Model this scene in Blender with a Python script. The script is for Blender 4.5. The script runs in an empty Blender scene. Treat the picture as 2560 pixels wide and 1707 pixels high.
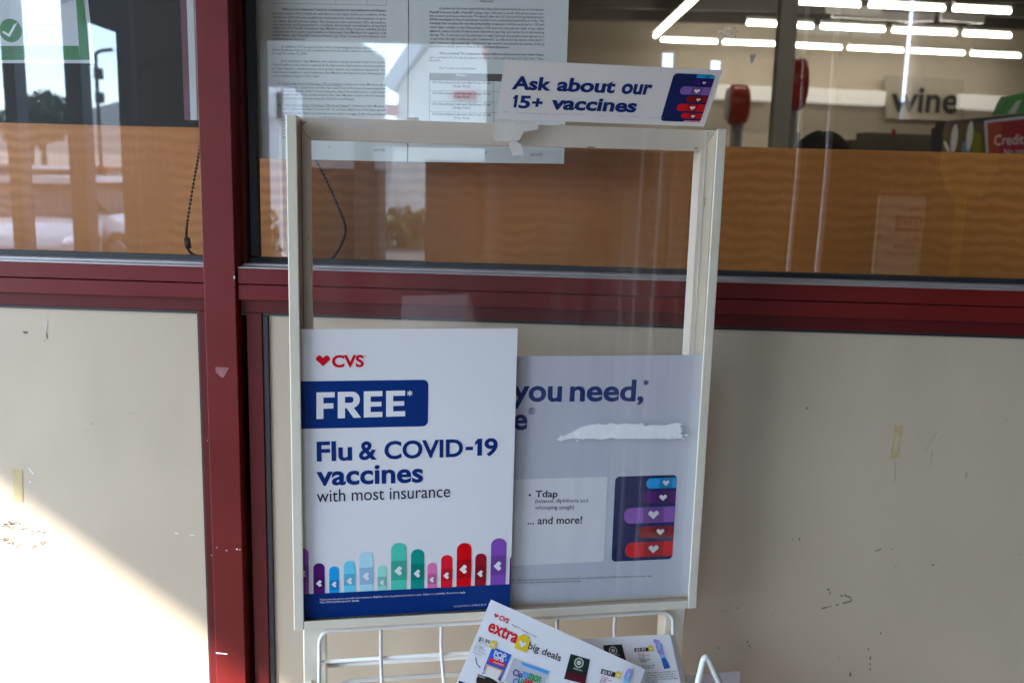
import bpy, bmesh, math, random
import numpy as np
from mathutils import Vector, Matrix
SC = bpy.context.scene
COL = SC.collection
random.seed(7)
R_ = math.radians

# ------------------------------------------------------------------ camera
CAM = np.array([0.0, -1.33, 1.50])
F_PX, PITCH, YAW, ROLL = 2431.7, 0.18203, -0.02821, 0.02601      # measured on the 2560 px wide photograph
FWD = np.array([math.sin(YAW)*math.cos(PITCH), math.cos(YAW)*math.cos(PITCH), -math.sin(PITCH)])
_r0 = np.array([math.cos(YAW), -math.sin(YAW), 0.0]); _u0 = np.cross(_r0, FWD)
RIGHT = math.cos(ROLL)*_r0 + math.sin(ROLL)*_u0
UP = -math.sin(ROLL)*_r0 + math.cos(ROLL)*_u0
cd = bpy.data.cameras.new('camera'); cam = bpy.data.objects.new('camera', cd); COL.objects.link(cam)
mw = Matrix.Identity(4)
for i in range(3):
    mw[i][0], mw[i][1], mw[i][2], mw[i][3] = RIGHT[i], UP[i], -FWD[i], CAM[i]
cam.matrix_world = mw
cd.sensor_width = 36.0; cd.lens = F_PX/2560*36.0; cd.clip_start = 0.02; cd.clip_end = 3000
cd.dof.use_dof = True; cd.dof.focus_distance = 1.22; cd.dof.aperture_fstop = 7.1
SC.camera = cam

# ------------------------------------------------------------------ sky, sun, exposure
SUN_L = np.array([0.667, 0.55, -0.5]); SUN_L = SUN_L/np.linalg.norm(SUN_L)       # direction the light travels
elev = math.asin(-SUN_L[2])
sl = bpy.data.lights.new('sun', 'SUN'); sl.energy = 4.0; sl.angle = R_(0.9); sl.color = (1.0, 0.95, 0.89)
so = bpy.data.objects.new('sun', sl); COL.objects.link(so)
so.rotation_euler = Vector(SUN_L).to_track_quat('-Z', 'Y').to_euler(); so.location = (-20, -20, 20)
W = bpy.data.worlds.new('World'); SC.world = W; W.use_nodes = True
nt = W.node_tree; bg = nt.nodes['Background']
sky = nt.nodes.new('ShaderNodeTexSky'); sky.sky_type = 'NISHITA'; sky.sun_disc = False
sky.sun_elevation = elev; sky.sun_rotation = math.atan2(-SUN_L[0], -SUN_L[1])
sky.air_density = 1.0; sky.dust_density = 0.25; sky.ozone_density = 2.0
tc = nt.nodes.new('ShaderNodeTexCoord'); mp = nt.nodes.new('ShaderNodeMapping'); mp.inputs['Scale'].default_value = (1, 1, 3.2)
nz = nt.nodes.new('ShaderNodeTexNoise'); nz.inputs['Scale'].default_value = 2.3; nz.inputs['Detail'].default_value = 7
rp = nt.nodes.new('ShaderNodeValToRGB'); rp.color_ramp.elements[0].position = 0.36; rp.color_ramp.elements[1].position = 0.60
mx = nt.nodes.new('ShaderNodeMix'); mx.data_type = 'RGBA'
mx.inputs[7].default_value = (7.8, 9.8, 12.6, 1)
nt.links.new(tc.outputs['Generated'], mp.inputs['Vector']); nt.links.new(mp.outputs[0], nz.inputs['Vector'])
nt.links.new(nz.outputs['Fac'], rp.inputs[0]); nt.links.new(rp.outputs[0], mx.inputs[0])
tn = nt.nodes.new('ShaderNodeMix'); tn.data_type = 'RGBA'; tn.blend_type = 'MULTIPLY'; tn.inputs[0].default_value = 1.0; tn.inputs[7].default_value = (.84, .98, 1.2, 1)
nt.links.new(sky.outputs[0], tn.inputs[6]); nt.links.new(tn.outputs[2], mx.inputs[6]); nt.links.new(mx.outputs[2], bg.inputs['Color'])
bg.inputs['Strength'].default_value = 0.15
SC.view_settings.view_transform = 'Standard'; SC.view_settings.look = 'None'
SC.view_settings.exposure = 2.68; SC.view_settings.gamma = 1.0
SC.cycles.use_denoising = True
SC.cycles.max_bounces = 10; SC.cycles.transparent_max_bounces = 16; SC.cycles.glossy_bounces = 4; SC.cycles.diffuse_bounces = 5
SC.cycles.sample_clamp_indirect = 6.0; SC.cycles.caustics_reflective = False

# ------------------------------------------------------------------ helpers: pixels of the photograph to points in the place
def ray(px, py):
    return FWD + (px-1280)/F_PX*RIGHT - (py-853.5)/F_PX*UP
def wallp(px, py, y):                      # point on the plane y = const (parallel to the shop front)
    d = ray(px, py); t = (y-CAM[1])/d[1]; return CAM + d*t
def mirr(px, py, dist):                    # where a thing seen mirrored in the window glass really stands, dist metres in front of the glass
    p = wallp(px, py, GLASS_Y+dist); p[1] = 2*GLASS_Y-p[1]; return p
GLASS_Y = 0.062
YR = 0.20332; RA = np.array([math.cos(YR), math.sin(YR), 0.0]); RN = np.array([-math.sin(YR), math.cos(YR), 0.0]); ZZ = np.array([0, 0, 1.0])
RO = np.array([0.0, CAM[1]+1.2, 0.0])      # origin of the sign stand's front plane
def rk(s, t, z):                           # stand coordinates: along, into, up
    return RO + s*RA + t*RN + z*ZZ
def rackp(px, py, t=0.0):
    d = ray(px, py); n0 = RO + t*RN; k = ((n0-CAM)@RN)/(d@RN); P = CAM+d*k
    return np.array([(P-RO)@RA, P[2]])

class Frame:                               # a flat sheet: origin, right, up, normal toward the viewer
    def __init__(s, O, ex, ey):
        s.O = np.array(O, float); s.ex = ex/np.linalg.norm(ex); ey = ey-(ey@s.ex)*s.ex; s.ey = ey/np.linalg.norm(ey); s.n = np.cross(s.ex, s.ey)
        if (CAM-s.O)@s.n < 0: s.n = -s.n
    def uv(s, px, py):
        d = ray(px, py); k = ((s.O-CAM)@s.n)/(d@s.n); P = CAM+d*k-s.O
        return np.array([P@s.ex, P@s.ey])
    def w(s, u, v, h=0.0):
        return s.O+u*s.ex+v*s.ey+h*s.n

# ------------------------------------------------------------------ mesh collector
class MB:
    def __init__(s): s.v = []; s.f = []; s.m = []; s.sm = []
    def add(s, vs, fs, mi=0, smooth=False):
        b = len(s.v); s.v += [tuple(map(float, p)) for p in vs]
        for f in fs: s.f.append([b+i for i in f]); s.m.append(mi); s.sm.append(smooth)
    def box(s, lo, hi, fn=None, mi=0):
        (x0, y0, z0), (x1, y1, z1) = lo, hi
        c = [(x0,y0,z0),(x1,y0,z0),(x1,y1,z0),(x0,y1,z0),(x0,y0,z1),(x1,y0,z1),(x1,y1,z1),(x0,y1,z1)]
        if fn: c = [fn(*p) for p in c]
        s.add(c, [(0,3,2,1),(4,5,6,7),(0,1,5,4),(1,2,6,5),(2,3,7,6),(3,0,4,7)], mi)
    def quad(s, a, b, c, d, mi=0): s.add([a,b,c,d], [(0,1,2,3)], mi)
    def poly(s, pts, mi=0): s.add(pts, [tuple(range(len(pts)))], mi)
    def prism(s, pts, off, mi=0):          # polygon extruded by the vector off
        n = len(pts); q = [np.array(p)+off for p in pts]
        s.add(list(pts)+q, [tuple(range(n))[::-1], tuple(range(n, 2*n))]+[(i, (i+1)%n, n+(i+1)%n, n+i) for i in range(n)], mi)
    def tube(s, path, r, seg=8, mi=0, closed=False):
        P = [np.array(p, float) for p in path]; n = len(P); rings = []
        nrm = None
        for i in range(n):
            a = P[i-1] if i > 0 else (P[-1] if closed else P[0]); b = P[i+1] if i < n-1 else (P[0] if closed else P[-1])
            t = b-a; t = t/(np.linalg.norm(t)+1e-12)
            if nrm is None:
                h = np.array([0,0,1.0]) if abs(t[2]) < .9 else np.array([1.0,0,0]); nrm = np.cross(t, h)
            nrm = nrm-(nrm@t)*t; nrm = nrm/np.linalg.norm(nrm); bn = np.cross(t, nrm)
            rr = r[i] if hasattr(r, '__len__') else r
            rings.append([P[i]+rr*(math.cos(2*math.pi*k/seg)*nrm+math.sin(2*math.pi*k/seg)*bn) for k in range(seg)])
        vs = [p for ring in rings for p in ring]; fs = []
        for i in range(n-1 if not closed else n):
            for k in range(seg):
                j = (i+1)%n; fs.append((i*seg+k, i*seg+(k+1)%seg, j*seg+(k+1)%seg, j*seg+k))
        s.add(vs, fs, mi, True)
        if not closed:
            s.add(rings[0], [tuple(range(seg))[::-1]], mi); s.add(rings[-1], [tuple(range(seg))], mi)
    def ball(s, c, r, seg=8, rings=5, mi=0):
        c = np.array(c); rad = np.array(r if hasattr(r, '__len__') else (r, r, r)); vs = []
        for i in range(rings+1):
            th = math.pi*i/rings
            for k in range(seg):
                ph = 2*math.pi*k/seg; vs.append(c+rad*np.array([math.sin(th)*math.cos(ph), math.sin(th)*math.sin(ph), math.cos(th)]))
        fs = [(i*seg+k, (i+1)*seg+k, (i+1)*seg+(k+1)%seg, i*seg+(k+1)%seg) for i in range(rings) for k in range(seg)]
        s.add(vs, fs, mi, True)
def obj(name, mb, mats, parent=None, bevel=0.0, label=None):
    me = bpy.data.meshes.new(name); o = bpy.data.objects.new(name, me)
    off = np.array(parent_world(parent)) if parent else np.zeros(3)
    me.from_pydata([tuple(np.array(p)-off) for p in mb.v], [], mb.f)
    if not isinstance(mats, (list, tuple)): mats = [mats]
    for m in mats: me.materials.append(m)
    for p, mi, sm in zip(me.polygons, mb.m, mb.sm): p.material_index = mi; p.use_smooth = sm
    bm = bmesh.new(); bm.from_mesh(me); bmesh.ops.remove_doubles(bm, verts=bm.verts, dist=1e-6)
    if bevel > 0: bmesh.ops.recalc_face_normals(bm, faces=bm.faces)
    bm.to_mesh(me); bm.free()
    COL.objects.link(o)
    if parent: o.parent = parent
    if bevel > 0:
        b = o.modifiers.new('edge', 'BEVEL'); b.width = bevel; b.segments = 2; b.limit_method = 'ANGLE'
    if label: o['label'] = label
    return o
def parent_world(p):
    x = np.array(p.location)
    while p.parent: p = p.parent; x = x+np.array(p.location)
    return x
def tag(o, label, cat, group=None, kind=None):
    if kind: o['kind'] = kind
    if label: o['label'] = label
    if cat: o['category'] = cat
    if group: o['group'] = group
    return o
def thing(name, label, cat, loc=(0, 0, 0), group=None):
    o = bpy.data.objects.new(name, None); COL.objects.link(o); o.location = tuple(map(float, loc)); o.empty_display_size = .05
    return tag(o, label, cat, group)
def dup(root, loc, label=None, rotz=None):
    r = root.copy(); COL.objects.link(r); r.location = tuple(map(float, loc))
    if rotz is not None: r.rotation_euler = (0, 0, rotz)
    if label: r['label'] = label
    for ch in list(root.children):
        c = ch.copy(); COL.objects.link(c); c.parent = r
        for g in ch.children:
            d = g.copy(); COL.objects.link(d); d.parent = c
    return r
def struct(name, mb, m, label=None):
    o = obj(name, mb, m); o['kind'] = 'structure'
    if label: o['label'] = label
    return o

# ------------------------------------------------------------------ materials
def lin(h):
    h = h.lstrip('#'); c = [int(h[i:i+2], 16)/255 for i in (0, 2, 4)]
    return tuple(x/12.92 if x <= .04045 else ((x+.055)/1.055)**2.4 for x in c)
def ink(h, k=1.55): return tuple(min(.86, x*k) for x in lin(h))
MATS = {}
def mat(name, col, rough=.5, metal=0.0, var=0.0, scale=8.0, bump=0.0, bscale=200.0, coat=0.0, spec=.5, dirt=None, dirt_amt=0.0, dscale=3.0, emit=0.0, stretch=None):
    if name in MATS: return MATS[name]
    m = bpy.data.materials.new(name); m.use_nodes = True; t = m.node_tree; b = t.nodes['Principled BSDF']
    b.inputs['Base Color'].default_value = (*col, 1); b.inputs['Roughness'].default_value = rough; b.inputs['Metallic'].default_value = metal
    b.inputs['Coat Weight'].default_value = coat; b.inputs['Coat Roughness'].default_value = .12; b.inputs['Specular IOR Level'].default_value = spec
    if emit: b.inputs['Emission Color'].default_value = (*col, 1); b.inputs['Emission Strength'].default_value = emit
    co = t.nodes.new('ShaderNodeTexCoord'); src = co.outputs['Object']
    if stretch:
        mpp = t.nodes.new('ShaderNodeMapping'); mpp.inputs['Scale'].default_value = stretch; t.links.new(src, mpp.inputs['Vector']); src = mpp.outputs[0]
    last = None
    if var > 0:
        n = t.nodes.new('ShaderNodeTexNoise'); n.inputs['Scale'].default_value = scale; n.inputs['Detail'].default_value = 6
        t.links.new(src, n.inputs['Vector'])
        mr = t.nodes.new('ShaderNodeMapRange'); mr.inputs['From Min'].default_value = .3; mr.inputs['From Max'].default_value = .7
        mr.inputs['To Min'].default_value = 1-var; mr.inputs['To Max'].default_value = 1+var
        t.links.new(n.outputs['Fac'], mr.inputs['Value'])
        mm = t.nodes.new('ShaderNodeVectorMath'); mm.operation = 'SCALE'; mm.inputs[0].default_value = col
        t.links.new(mr.outputs[0], mm.inputs['Scale']); last = mm.outputs[0]
        rr = t.nodes.new('ShaderNodeMapRange'); rr.inputs['To Min'].default_value = max(.02, rough-.1); rr.inputs['To Max'].default_value = min(1, rough+.1)
        t.links.new(n.outputs['Fac'], rr.inputs['Value']); t.links.new(rr.outputs[0], b.inputs['Roughness'])
    if dirt is not None:
        n2 = t.nodes.new('ShaderNodeTexNoise'); n2.inputs['Scale'].default_value = dscale; n2.inputs['Detail'].default_value = 9; n2.inputs['Roughness'].default_value = .65
        t.links.new(src, n2.inputs['Vector'])
        r2 = t.nodes.new('ShaderNodeMapRange'); r2.inputs['From Min'].default_value = .5; r2.inputs['From Max'].default_value = .78
        r2.inputs['To Max'].default_value = dirt_amt; t.links.new(n2.outputs['Fac'], r2.inputs['Value'])
        mi = t.nodes.new('ShaderNodeMix'); mi.data_type = 'RGBA'; mi.inputs[6].default_value = (*col, 1); mi.inputs[7].default_value = (*dirt, 1)
        t.links.new(r2.outputs[0], mi.inputs[0])
        if last: t.links.new(last, mi.inputs[6])
        last = mi.outputs[2]
    if last: t.links.new(last, b.inputs['Base Color'])
    if bump > 0:
        n3 = t.nodes.new('ShaderNodeTexNoise'); n3.inputs['Scale'].default_value = bscale; n3.inputs['Detail'].default_value = 4
        t.links.new(src, n3.inputs['Vector']); bp = t.nodes.new('ShaderNodeBump'); bp.inputs['Strength'].default_value = bump; bp.inputs['Distance'].default_value = .002
        t.links.new(n3.outputs['Fac'], bp.inputs['Height']); t.links.new(bp.outputs[0], b.inputs['Normal'])
    MATS[name] = m; return m
def pm(h, k=1.55, rough=.42):              # printed ink
    return mat('ink_%s_%d' % (h.strip('#'), int(k*100)), ink(h, k), rough, var=.03, scale=30, spec=.18)
def glass_mat(name, refl=1.0, tint=(.93, .95, .94), haze=0.0, hz_scale=5.0, streak=(1, 1, 1), base_haze=0.0, rough=0.0):
    m = bpy.data.materials.new(name); m.use_nodes = True; t = m.node_tree; t.nodes.clear()
    out = t.nodes.new('ShaderNodeOutputMaterial'); tr = t.nodes.new('ShaderNodeBsdfTransparent'); tr.inputs[0].default_value = (*tint, 1)
    gl = t.nodes.new('ShaderNodeBsdfGlossy'); gl.inputs['Roughness'].default_value = rough
    ge = t.nodes.new('ShaderNodeNewGeometry'); dt = t.nodes.new('ShaderNodeVectorMath'); dt.operation = 'DOT_PRODUCT'; t.links.new(ge.outputs['Normal'], dt.inputs[0]); t.links.new(ge.outputs['Incoming'], dt.inputs[1])
    def mth(op, a, b_=None):
        q = t.nodes.new('ShaderNodeMath'); q.operation = op
        for i_, v_ in enumerate((a, b_)):
            if v_ is None: continue
            if isinstance(v_, (int, float)): q.inputs[i_].default_value = v_
            else: t.links.new(v_, q.inputs[i_])
        return q.outputs[0]
    sch = mth('ADD', mth('MULTIPLY', mth('POWER', mth('SUBTRACT', 1.0, mth('ABSOLUTE', dt.outputs['Value'])), 5.0), .957), .043)   # Schlick, the same from both sides
    ml = t.nodes.new('ShaderNodeMath'); ml.operation = 'MULTIPLY'; ml.use_clamp = True; ml.inputs[1].default_value = refl; t.links.new(sch, ml.inputs[0])
    ms = t.nodes.new('ShaderNodeMixShader'); t.links.new(ml.outputs[0], ms.inputs[0]); t.links.new(tr.outputs[0], ms.inputs[1]); t.links.new(gl.outputs[0], ms.inputs[2])
    last = ms.outputs[0]
    if haze > 0 or base_haze > 0:
        co = t.nodes.new('ShaderNodeTexCoord'); mpp = t.nodes.new('ShaderNodeMapping'); mpp.inputs['Scale'].default_value = streak
        t.links.new(co.outputs['Object'], mpp.inputs[0]); n = t.nodes.new('ShaderNodeTexNoise'); n.inputs['Scale'].default_value = hz_scale; n.inputs['Detail'].default_value = 8; n.inputs['Roughness'].default_value = .62
        t.links.new(mpp.outputs[0], n.inputs['Vector'])
        mr = t.nodes.new('ShaderNodeMapRange'); mr.inputs['From Min'].default_value = .42; mr.inputs['From Max'].default_value = .8
        mr.inputs['To Min'].default_value = base_haze; mr.inputs['To Max'].default_value = base_haze+haze; t.links.new(n.outputs['Fac'], mr.inputs['Value'])
        df = t.nodes.new('ShaderNodeBsdfDiffuse'); df.inputs[0].default_value = (.78, .79, .8, 1)
        # small specks and wipe marks
        sp = t.nodes.new('ShaderNodeTexVoronoi'); sp.inputs['Scale'].default_value = 60; t.links.new(co.outputs['Object'], sp.inputs['Vector'])
        lt = t.nodes.new('ShaderNodeMath'); lt.operation = 'LESS_THAN'; lt.inputs[1].default_value = .045; t.links.new(sp.outputs['Distance'], lt.inputs[0])
        sm = t.nodes.new('ShaderNodeMath'); sm.operation = 'MULTIPLY'; sm.inputs[1].default_value = haze*1.2; t.links.new(lt.outputs[0], sm.inputs[0])
        ad = t.nodes.new('ShaderNodeMath'); ad.operation = 'ADD'; t.links.new(mr.outputs[0], ad.inputs[0]); t.links.new(sm.outputs[0], ad.inputs[1])
        m2 = t.nodes.new('ShaderNodeMixShader'); t.links.new(ad.outputs[0], m2.inputs[0]); t.links.new(last, m2.inputs[1]); t.links.new(df.outputs[0], m2.inputs[2]); last = m2.outputs[0]
    t.links.new(last, out.inputs[0]); return m
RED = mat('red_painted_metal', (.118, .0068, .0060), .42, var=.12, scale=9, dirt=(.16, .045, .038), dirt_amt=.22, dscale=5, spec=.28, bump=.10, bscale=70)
RED_D = mat('red_painted_metal_shaded', (.082, .006, .006), .5, var=.10, scale=14, spec=.25)  # darker copy of the red, shade of the recesses put into the colour
CREAM = mat('cream_panel', (.468, .386, .284), .36, var=.07, scale=2.6, dirt=(.33, .275, .215), dirt_amt=.40, dscale=2.4, stretch=(1.7, 1, .9))
RUBBER = mat('black_gasket', (.012, .012, .014), .55, var=.1)
ALU = mat('grey_ledge_metal', (.40, .38, .39), .38, metal=.5, var=.08, scale=20)
GLASS = glass_mat('window_glass', 3.5, (.975, .985, .98))
GLASS_IN = glass_mat('window_glass_inner', 0.0, (.97, .98, .98))
PLEXI = glass_mat('plexiglass', 1.15, (.99, .99, .985), haze=.06, hz_scale=7.0, streak=(6, 6, .8), base_haze=.016)
PLEXI_IN = glass_mat('plexiglass_back', 0.0, (.99, .99, .99))
STAND = mat('ivory_enamel', (.74, .69, .555), .36, var=.04, scale=12, dirt=(.48, .43, .35), dirt_amt=.35, dscale=9, coat=.15)
STAND_IN = mat('ivory_enamel_inner', (.78, .68, .56), .45, var=.05, scale=16, dirt=(.46, .41, .35), dirt_amt=.35, dscale=8)
WIRE = mat('white_wire', (.72, .72, .68), .35, var=.03, coat=.2)
SHEET = mat('poster_sheet', (.80, .80, .81), .30, var=.015, scale=4, coat=.12, bump=.25, bscale=9)
SHEET_G = mat('poster_sheet_grey', (.63, .64, .71), .40, var=.02, scale=5)
PAPER = mat('paper', (.86, .87, .84), .7, var=.015, scale=10)
GLOSSP = mat('flyer_paper', (.86, .86, .87), .35, var=.01, scale=10)
TEXTG = mat('ink_text', (.15, .15, .155), .6, var=.05)
TAPE = mat('torn_paper_tape', (.72, .68, .62), .6, var=.05, scale=40, bump=.4, bscale=160)
TORN = mat('torn_paper_fibre', (.88, .88, .88), .85, var=.05, scale=60, bump=.4, bscale=160)
YTAPE = mat('yellowed_tape', (.45, .36, .18), .5, var=.10, scale=60)

# ------------------------------------------------------------------ lettering
_gc = {}
def glyphs(st, bold=0.0, shear=0.0):
    k = (st, bold, shear)
    if k in _gc: return _gc[k]
    cu = bpy.data.curves.new('lettering', 'FONT'); cu.body = st; cu.size = 1.0; cu.offset = bold; cu.shear = shear; cu.resolution_u = 4 if len(st) < 24 else 1
    o = bpy.data.objects.new('lettering_source', cu); COL.objects.link(o)
    dg = bpy.context.evaluated_depsgraph_get(); dg.update()
    me = bpy.data.meshes.new_from_object(o.evaluated_get(dg))
    V = np.array([v.co[:] for v in me.vertices]).reshape(-1, 3); Fc = [tuple(p.vertices) for p in me.polygons]
    bpy.data.objects.remove(o); bpy.data.curves.remove(cu); bpy.data.meshes.remove(me)
    _gc[k] = (V, Fc); return _gc[k]
def put(mb, fr, st, uL, uR, vtop, h=.0006, bold=.012, shear=0.0, mi=0):
    """letters between two baseline points (uv) up to the height vtop (distance above the baseline)"""
    V, Fc = glyphs(st, bold, shear)
    x0, x1 = V[:, 0].min(), V[:, 0].max(); y1 = V[:, 1].max()
    uL = np.array(uL); uR = np.array(uR); ex = (uR-uL)/(x1-x0); L = np.linalg.norm(ex); n = np.array([-ex[1], ex[0]])/L; ey = n*vtop/y1
    P = [fr.w(*(uL+(p[0]-x0)*ex+p[1]*ey), h) for p in V]
    mb.add(P, Fc, mi)
def txt(mb, fr, st, pL, pR, pT, **k):
    a, b, c = fr.uv(*pL), fr.uv(*pR), fr.uv(*pT)
    e = (b-a)/np.linalg.norm(b-a); n = np.array([-e[1], e[0]])
    put(mb, fr, st, a, b, abs((c-a)@n), **k)
def polyuv(mb, fr, pts, h, mi=0): mb.poly([fr.w(u, v, h) for u, v in pts], mi)
def rrect(cx, cy, w, hh, r, corners=(1, 1, 1, 1), ang=0.0, seg=6):
    out = []
    for (sx, sy, a0), on in zip(((1, 1, 0), (-1, 1, 90), (-1, -1, 180), (1, -1, 270)), corners):
        if on:
            for k in range(seg+1):
                a = R_(a0+90*k/seg); out.append((sx*(w/2-r)+r*math.cos(a), sy*(hh/2-r)+r*math.sin(a)))
        else: out.append((sx*w/2, sy*hh/2))
    c, s = math.cos(ang), math.sin(ang)
    return [(cx+x*c-y*s, cy+x*s+y*c) for x, y in out]
def heart(cx, cy, sz, ang=0.0):            # blocky rounded heart, point down at ang 0
    base = [(0, -.46), (.5, .02), (.5, .14), (.36, .32), (.20, .34), (0, .15), (-.20, .34), (-.36, .32), (-.5, .14), (-.5, .02)]
    c, s = math.cos(ang), math.sin(ang)
    return [(cx+sz*(x*c-y*s), cy+sz*(x*s+y*c)) for x, y in base]
def star(mb, fr, u, v, r, h, mi=0):        # asterisk of three bars
    for k in range(3):
        a = R_(90+60*k); dx, dy = math.cos(a), math.sin(a); w = r*.2
        polyuv(mb, fr, [(u+dx*r-dy*w, v+dy*r+dx*w), (u-dx*r-dy*w, v-dy*r+dx*w), (u-dx*r+dy*w, v-dy*r-dx*w), (u+dx*r+dy*w, v+dy*r-dx*w)], h+k*.00004, mi)
def ring(mb, fr, u, v, r, w, h, mi=0, n=28):
    for k in range(n):
        a, b = 2*math.pi*k/n, 2*math.pi*(k+1)/n
        polyuv(mb, fr, [(u+r*math.cos(a), v+r*math.sin(a)), (u+r*math.cos(b), v+r*math.sin(b)), (u+(r-w)*math.cos(b), v+(r-w)*math.sin(b)), (u+(r-w)*math.cos(a), v+(r-w)*math.sin(a))], h, mi)
def one(mb, fr, p0, p1, ptop, h, mi=0):    # a figure 1 with a flag
    a, b, c = fr.uv(*p0), fr.uv(*p1), fr.uv(*ptop); w = b[0]-a[0]; hh = c[1]-a[1]; st = w*.44
    x = b[0]; st = w*.64
    polyuv(mb, fr, [(x-st, a[1]), (x, a[1]), (x, a[1]+hh), (x-st*.9, a[1]+hh), (a[0], a[1]+hh*.80), (a[0], a[1]+hh*.60), (x-st, a[1]+hh*.74)], h, mi)

# ================================================================== the shop front
PZ = lambda px, py, y=0.0: wallp(px, py, y)[2]
PX = lambda px, py, y=0.0: wallp(px, py, y)[0]
XL, XR = -3.4, 3.2                          # ends of the built front
MX0, MX1 = -0.4685, -0.4240                 # mullion faces
Z_TOP = 2.55
Z_LEDGE = 1.50-.1546; Z_SPLIT = 1.50-.1766; Z_RB = 1.50-.1985; Z_PANEL = 1.50-.222
front = thing('storefront', 'red framed shop front with glass above cream panels', 'storefront', (0, 0, 0))
m = MB(); m.box((MX0, 0, .1), (MX1, .115, Z_TOP)); obj('mullion', m, RED, front, .0012)
for xa in (XL, XR-.045):
    m = MB(); m.box((xa, 0, .1), (xa+.045, .115, Z_TOP)); obj('mullion', m, RED, front, .0012)
for (x0, x1, g) in ((XL+.045, MX0, 0.0), (MX1+.0022, XR-.045, .0022)):
    m = MB(); m.box((x0, .004, Z_SPLIT+.0007), (x1, .052, Z_LEDGE)); obj('sill_rail', m, RED, front, .0012)
    m = MB(); m.box((x0, .0045, Z_RB), (x1, .10, Z_SPLIT-.0007)); obj('sill_rail', m, RED, front, .0012)
    # grey ledge with its step up to the glass, and the black gasket on it
    m = MB(); m.box((x0, .006, Z_LEDGE+.0002), (x1, .030, Z_LEDGE+.0018)); m.box((x0, .0305, Z_LEDGE+.0002), (x1, .052, Z_LEDGE+.0042)); obj('ledge', m, ALU, front)
    m = MB(); m.box((x0, .0525, Z_LEDGE-.01), (x1, GLASS_Y-.001, Z_LEDGE+.0115)); obj('gasket', m, RUBBER, front, .0015)
    # recessed frame above the panel
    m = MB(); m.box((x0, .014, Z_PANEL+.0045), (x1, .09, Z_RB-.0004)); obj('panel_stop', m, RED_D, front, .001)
    m = MB(); m.box((x0, .017, Z_PANEL), (x1, .09, Z_PANEL+.004)); obj('gasket', m, RUBBER, front)
    m = MB(); m.box((x0, 0, .1), (x1, .1, .22)); obj('bottom_rail', m, RED, front, .0012)
    m = MB(); m.box((x0, 0, Z_TOP-.06), (x1, .115, Z_TOP)); obj('head_rail', m, RED, front, .0012)
# vertical stops beside the panels
XS = PX(484, 1027, .014)
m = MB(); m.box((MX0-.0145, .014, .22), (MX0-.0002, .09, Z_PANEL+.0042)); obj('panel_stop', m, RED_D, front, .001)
m = MB(); m.box((MX0-.0165, .016, .22), (MX0-.0147, .09, Z_PANEL-.0002)); obj('gasket', m, RUBBER, front)
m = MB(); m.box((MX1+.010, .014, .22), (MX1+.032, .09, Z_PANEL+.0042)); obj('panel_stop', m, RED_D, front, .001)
m = MB(); m.box((MX1+.0322, .016, .22), (MX1+.0402, .09, Z_PANEL-.0002)); obj('gasket', m, RUBBER, front, .001)
# side gasket and inner frame of the right pane
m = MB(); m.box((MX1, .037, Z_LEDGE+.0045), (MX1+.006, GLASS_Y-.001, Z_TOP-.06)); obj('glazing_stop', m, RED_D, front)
m = MB(); m.box((MX1+.0062, .050, Z_LEDGE+.0118), (MX1+.020, GLASS_Y-.001, Z_TOP-.06)); obj('gasket', m, RUBBER, front, .002)
def sheet_with_marks(x0, x1):
    nx = 40; nz = 26; mb = MB(); vs = []; z0, z1 = .22, Z_PANEL-.0003
    for j in range(nz+1):
        for i in range(nx+1):
            x = x0+(x1-x0)*i/nx; z = z0+(z1-z0)*j/nz
            vs.append((x, .0205+.0003*math.sin(x*3.1+z*2.0)*math.sin(z*4.3+.5), z))
    mb.add(vs, [(j*(nx+1)+i, j*(nx+1)+i+1, (j+1)*(nx+1)+i+1, (j+1)*(nx+1)+i) for j in range(nz) for i in range(nx)], 0, True)
    mb.box((x0, .026, z0), (x1, .05, z1)); return mb
panL = obj('panel', sheet_with_marks(XL+.045, MX0-.0167), CREAM, front)
panR = obj('panel', sheet_with_marks(MX1+.0404, XR-.045), CREAM, front)
for (x0, x1) in ((XL+.045, MX0), (MX1, XR-.045)):
    m = MB(); y0, y1 = GLASS_Y, GLASS_Y+.006
    m.quad((x0, y0, Z_LEDGE-.004), (x1, y0, Z_LEDGE-.004), (x1, y0, Z_TOP-.03), (x0, y0, Z_TOP-.03), 0)
    m.quad((x1, y1, Z_LEDGE-.004), (x0, y1, Z_LEDGE-.004), (x0, y1, Z_TOP-.03), (x1, y1, Z_TOP-.03), 1)
    obj('window_pane', m, [GLASS, GLASS_IN], front)
# solid wall over and beside the glass
PLASTER = mat('beige_stucco', (.42, .36, .28), .85, var=.1, scale=5, bump=.4, bscale=120)
m = MB(); m.box((-14, .0, 0), (XL-.001, .2, 4.6)); m.box((XR+.001, .0, 0), (12, .2, 4.6)); m.box((XL-.001, 0, Z_TOP+.001), (XR+.001, .2, 4.6)); m.box((XL, .0, 0), (XR, .11, .099))
tag(obj('shop_wall', m, PLASTER), 'beige stucco wall framing the shop windows', 'wall')
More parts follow.
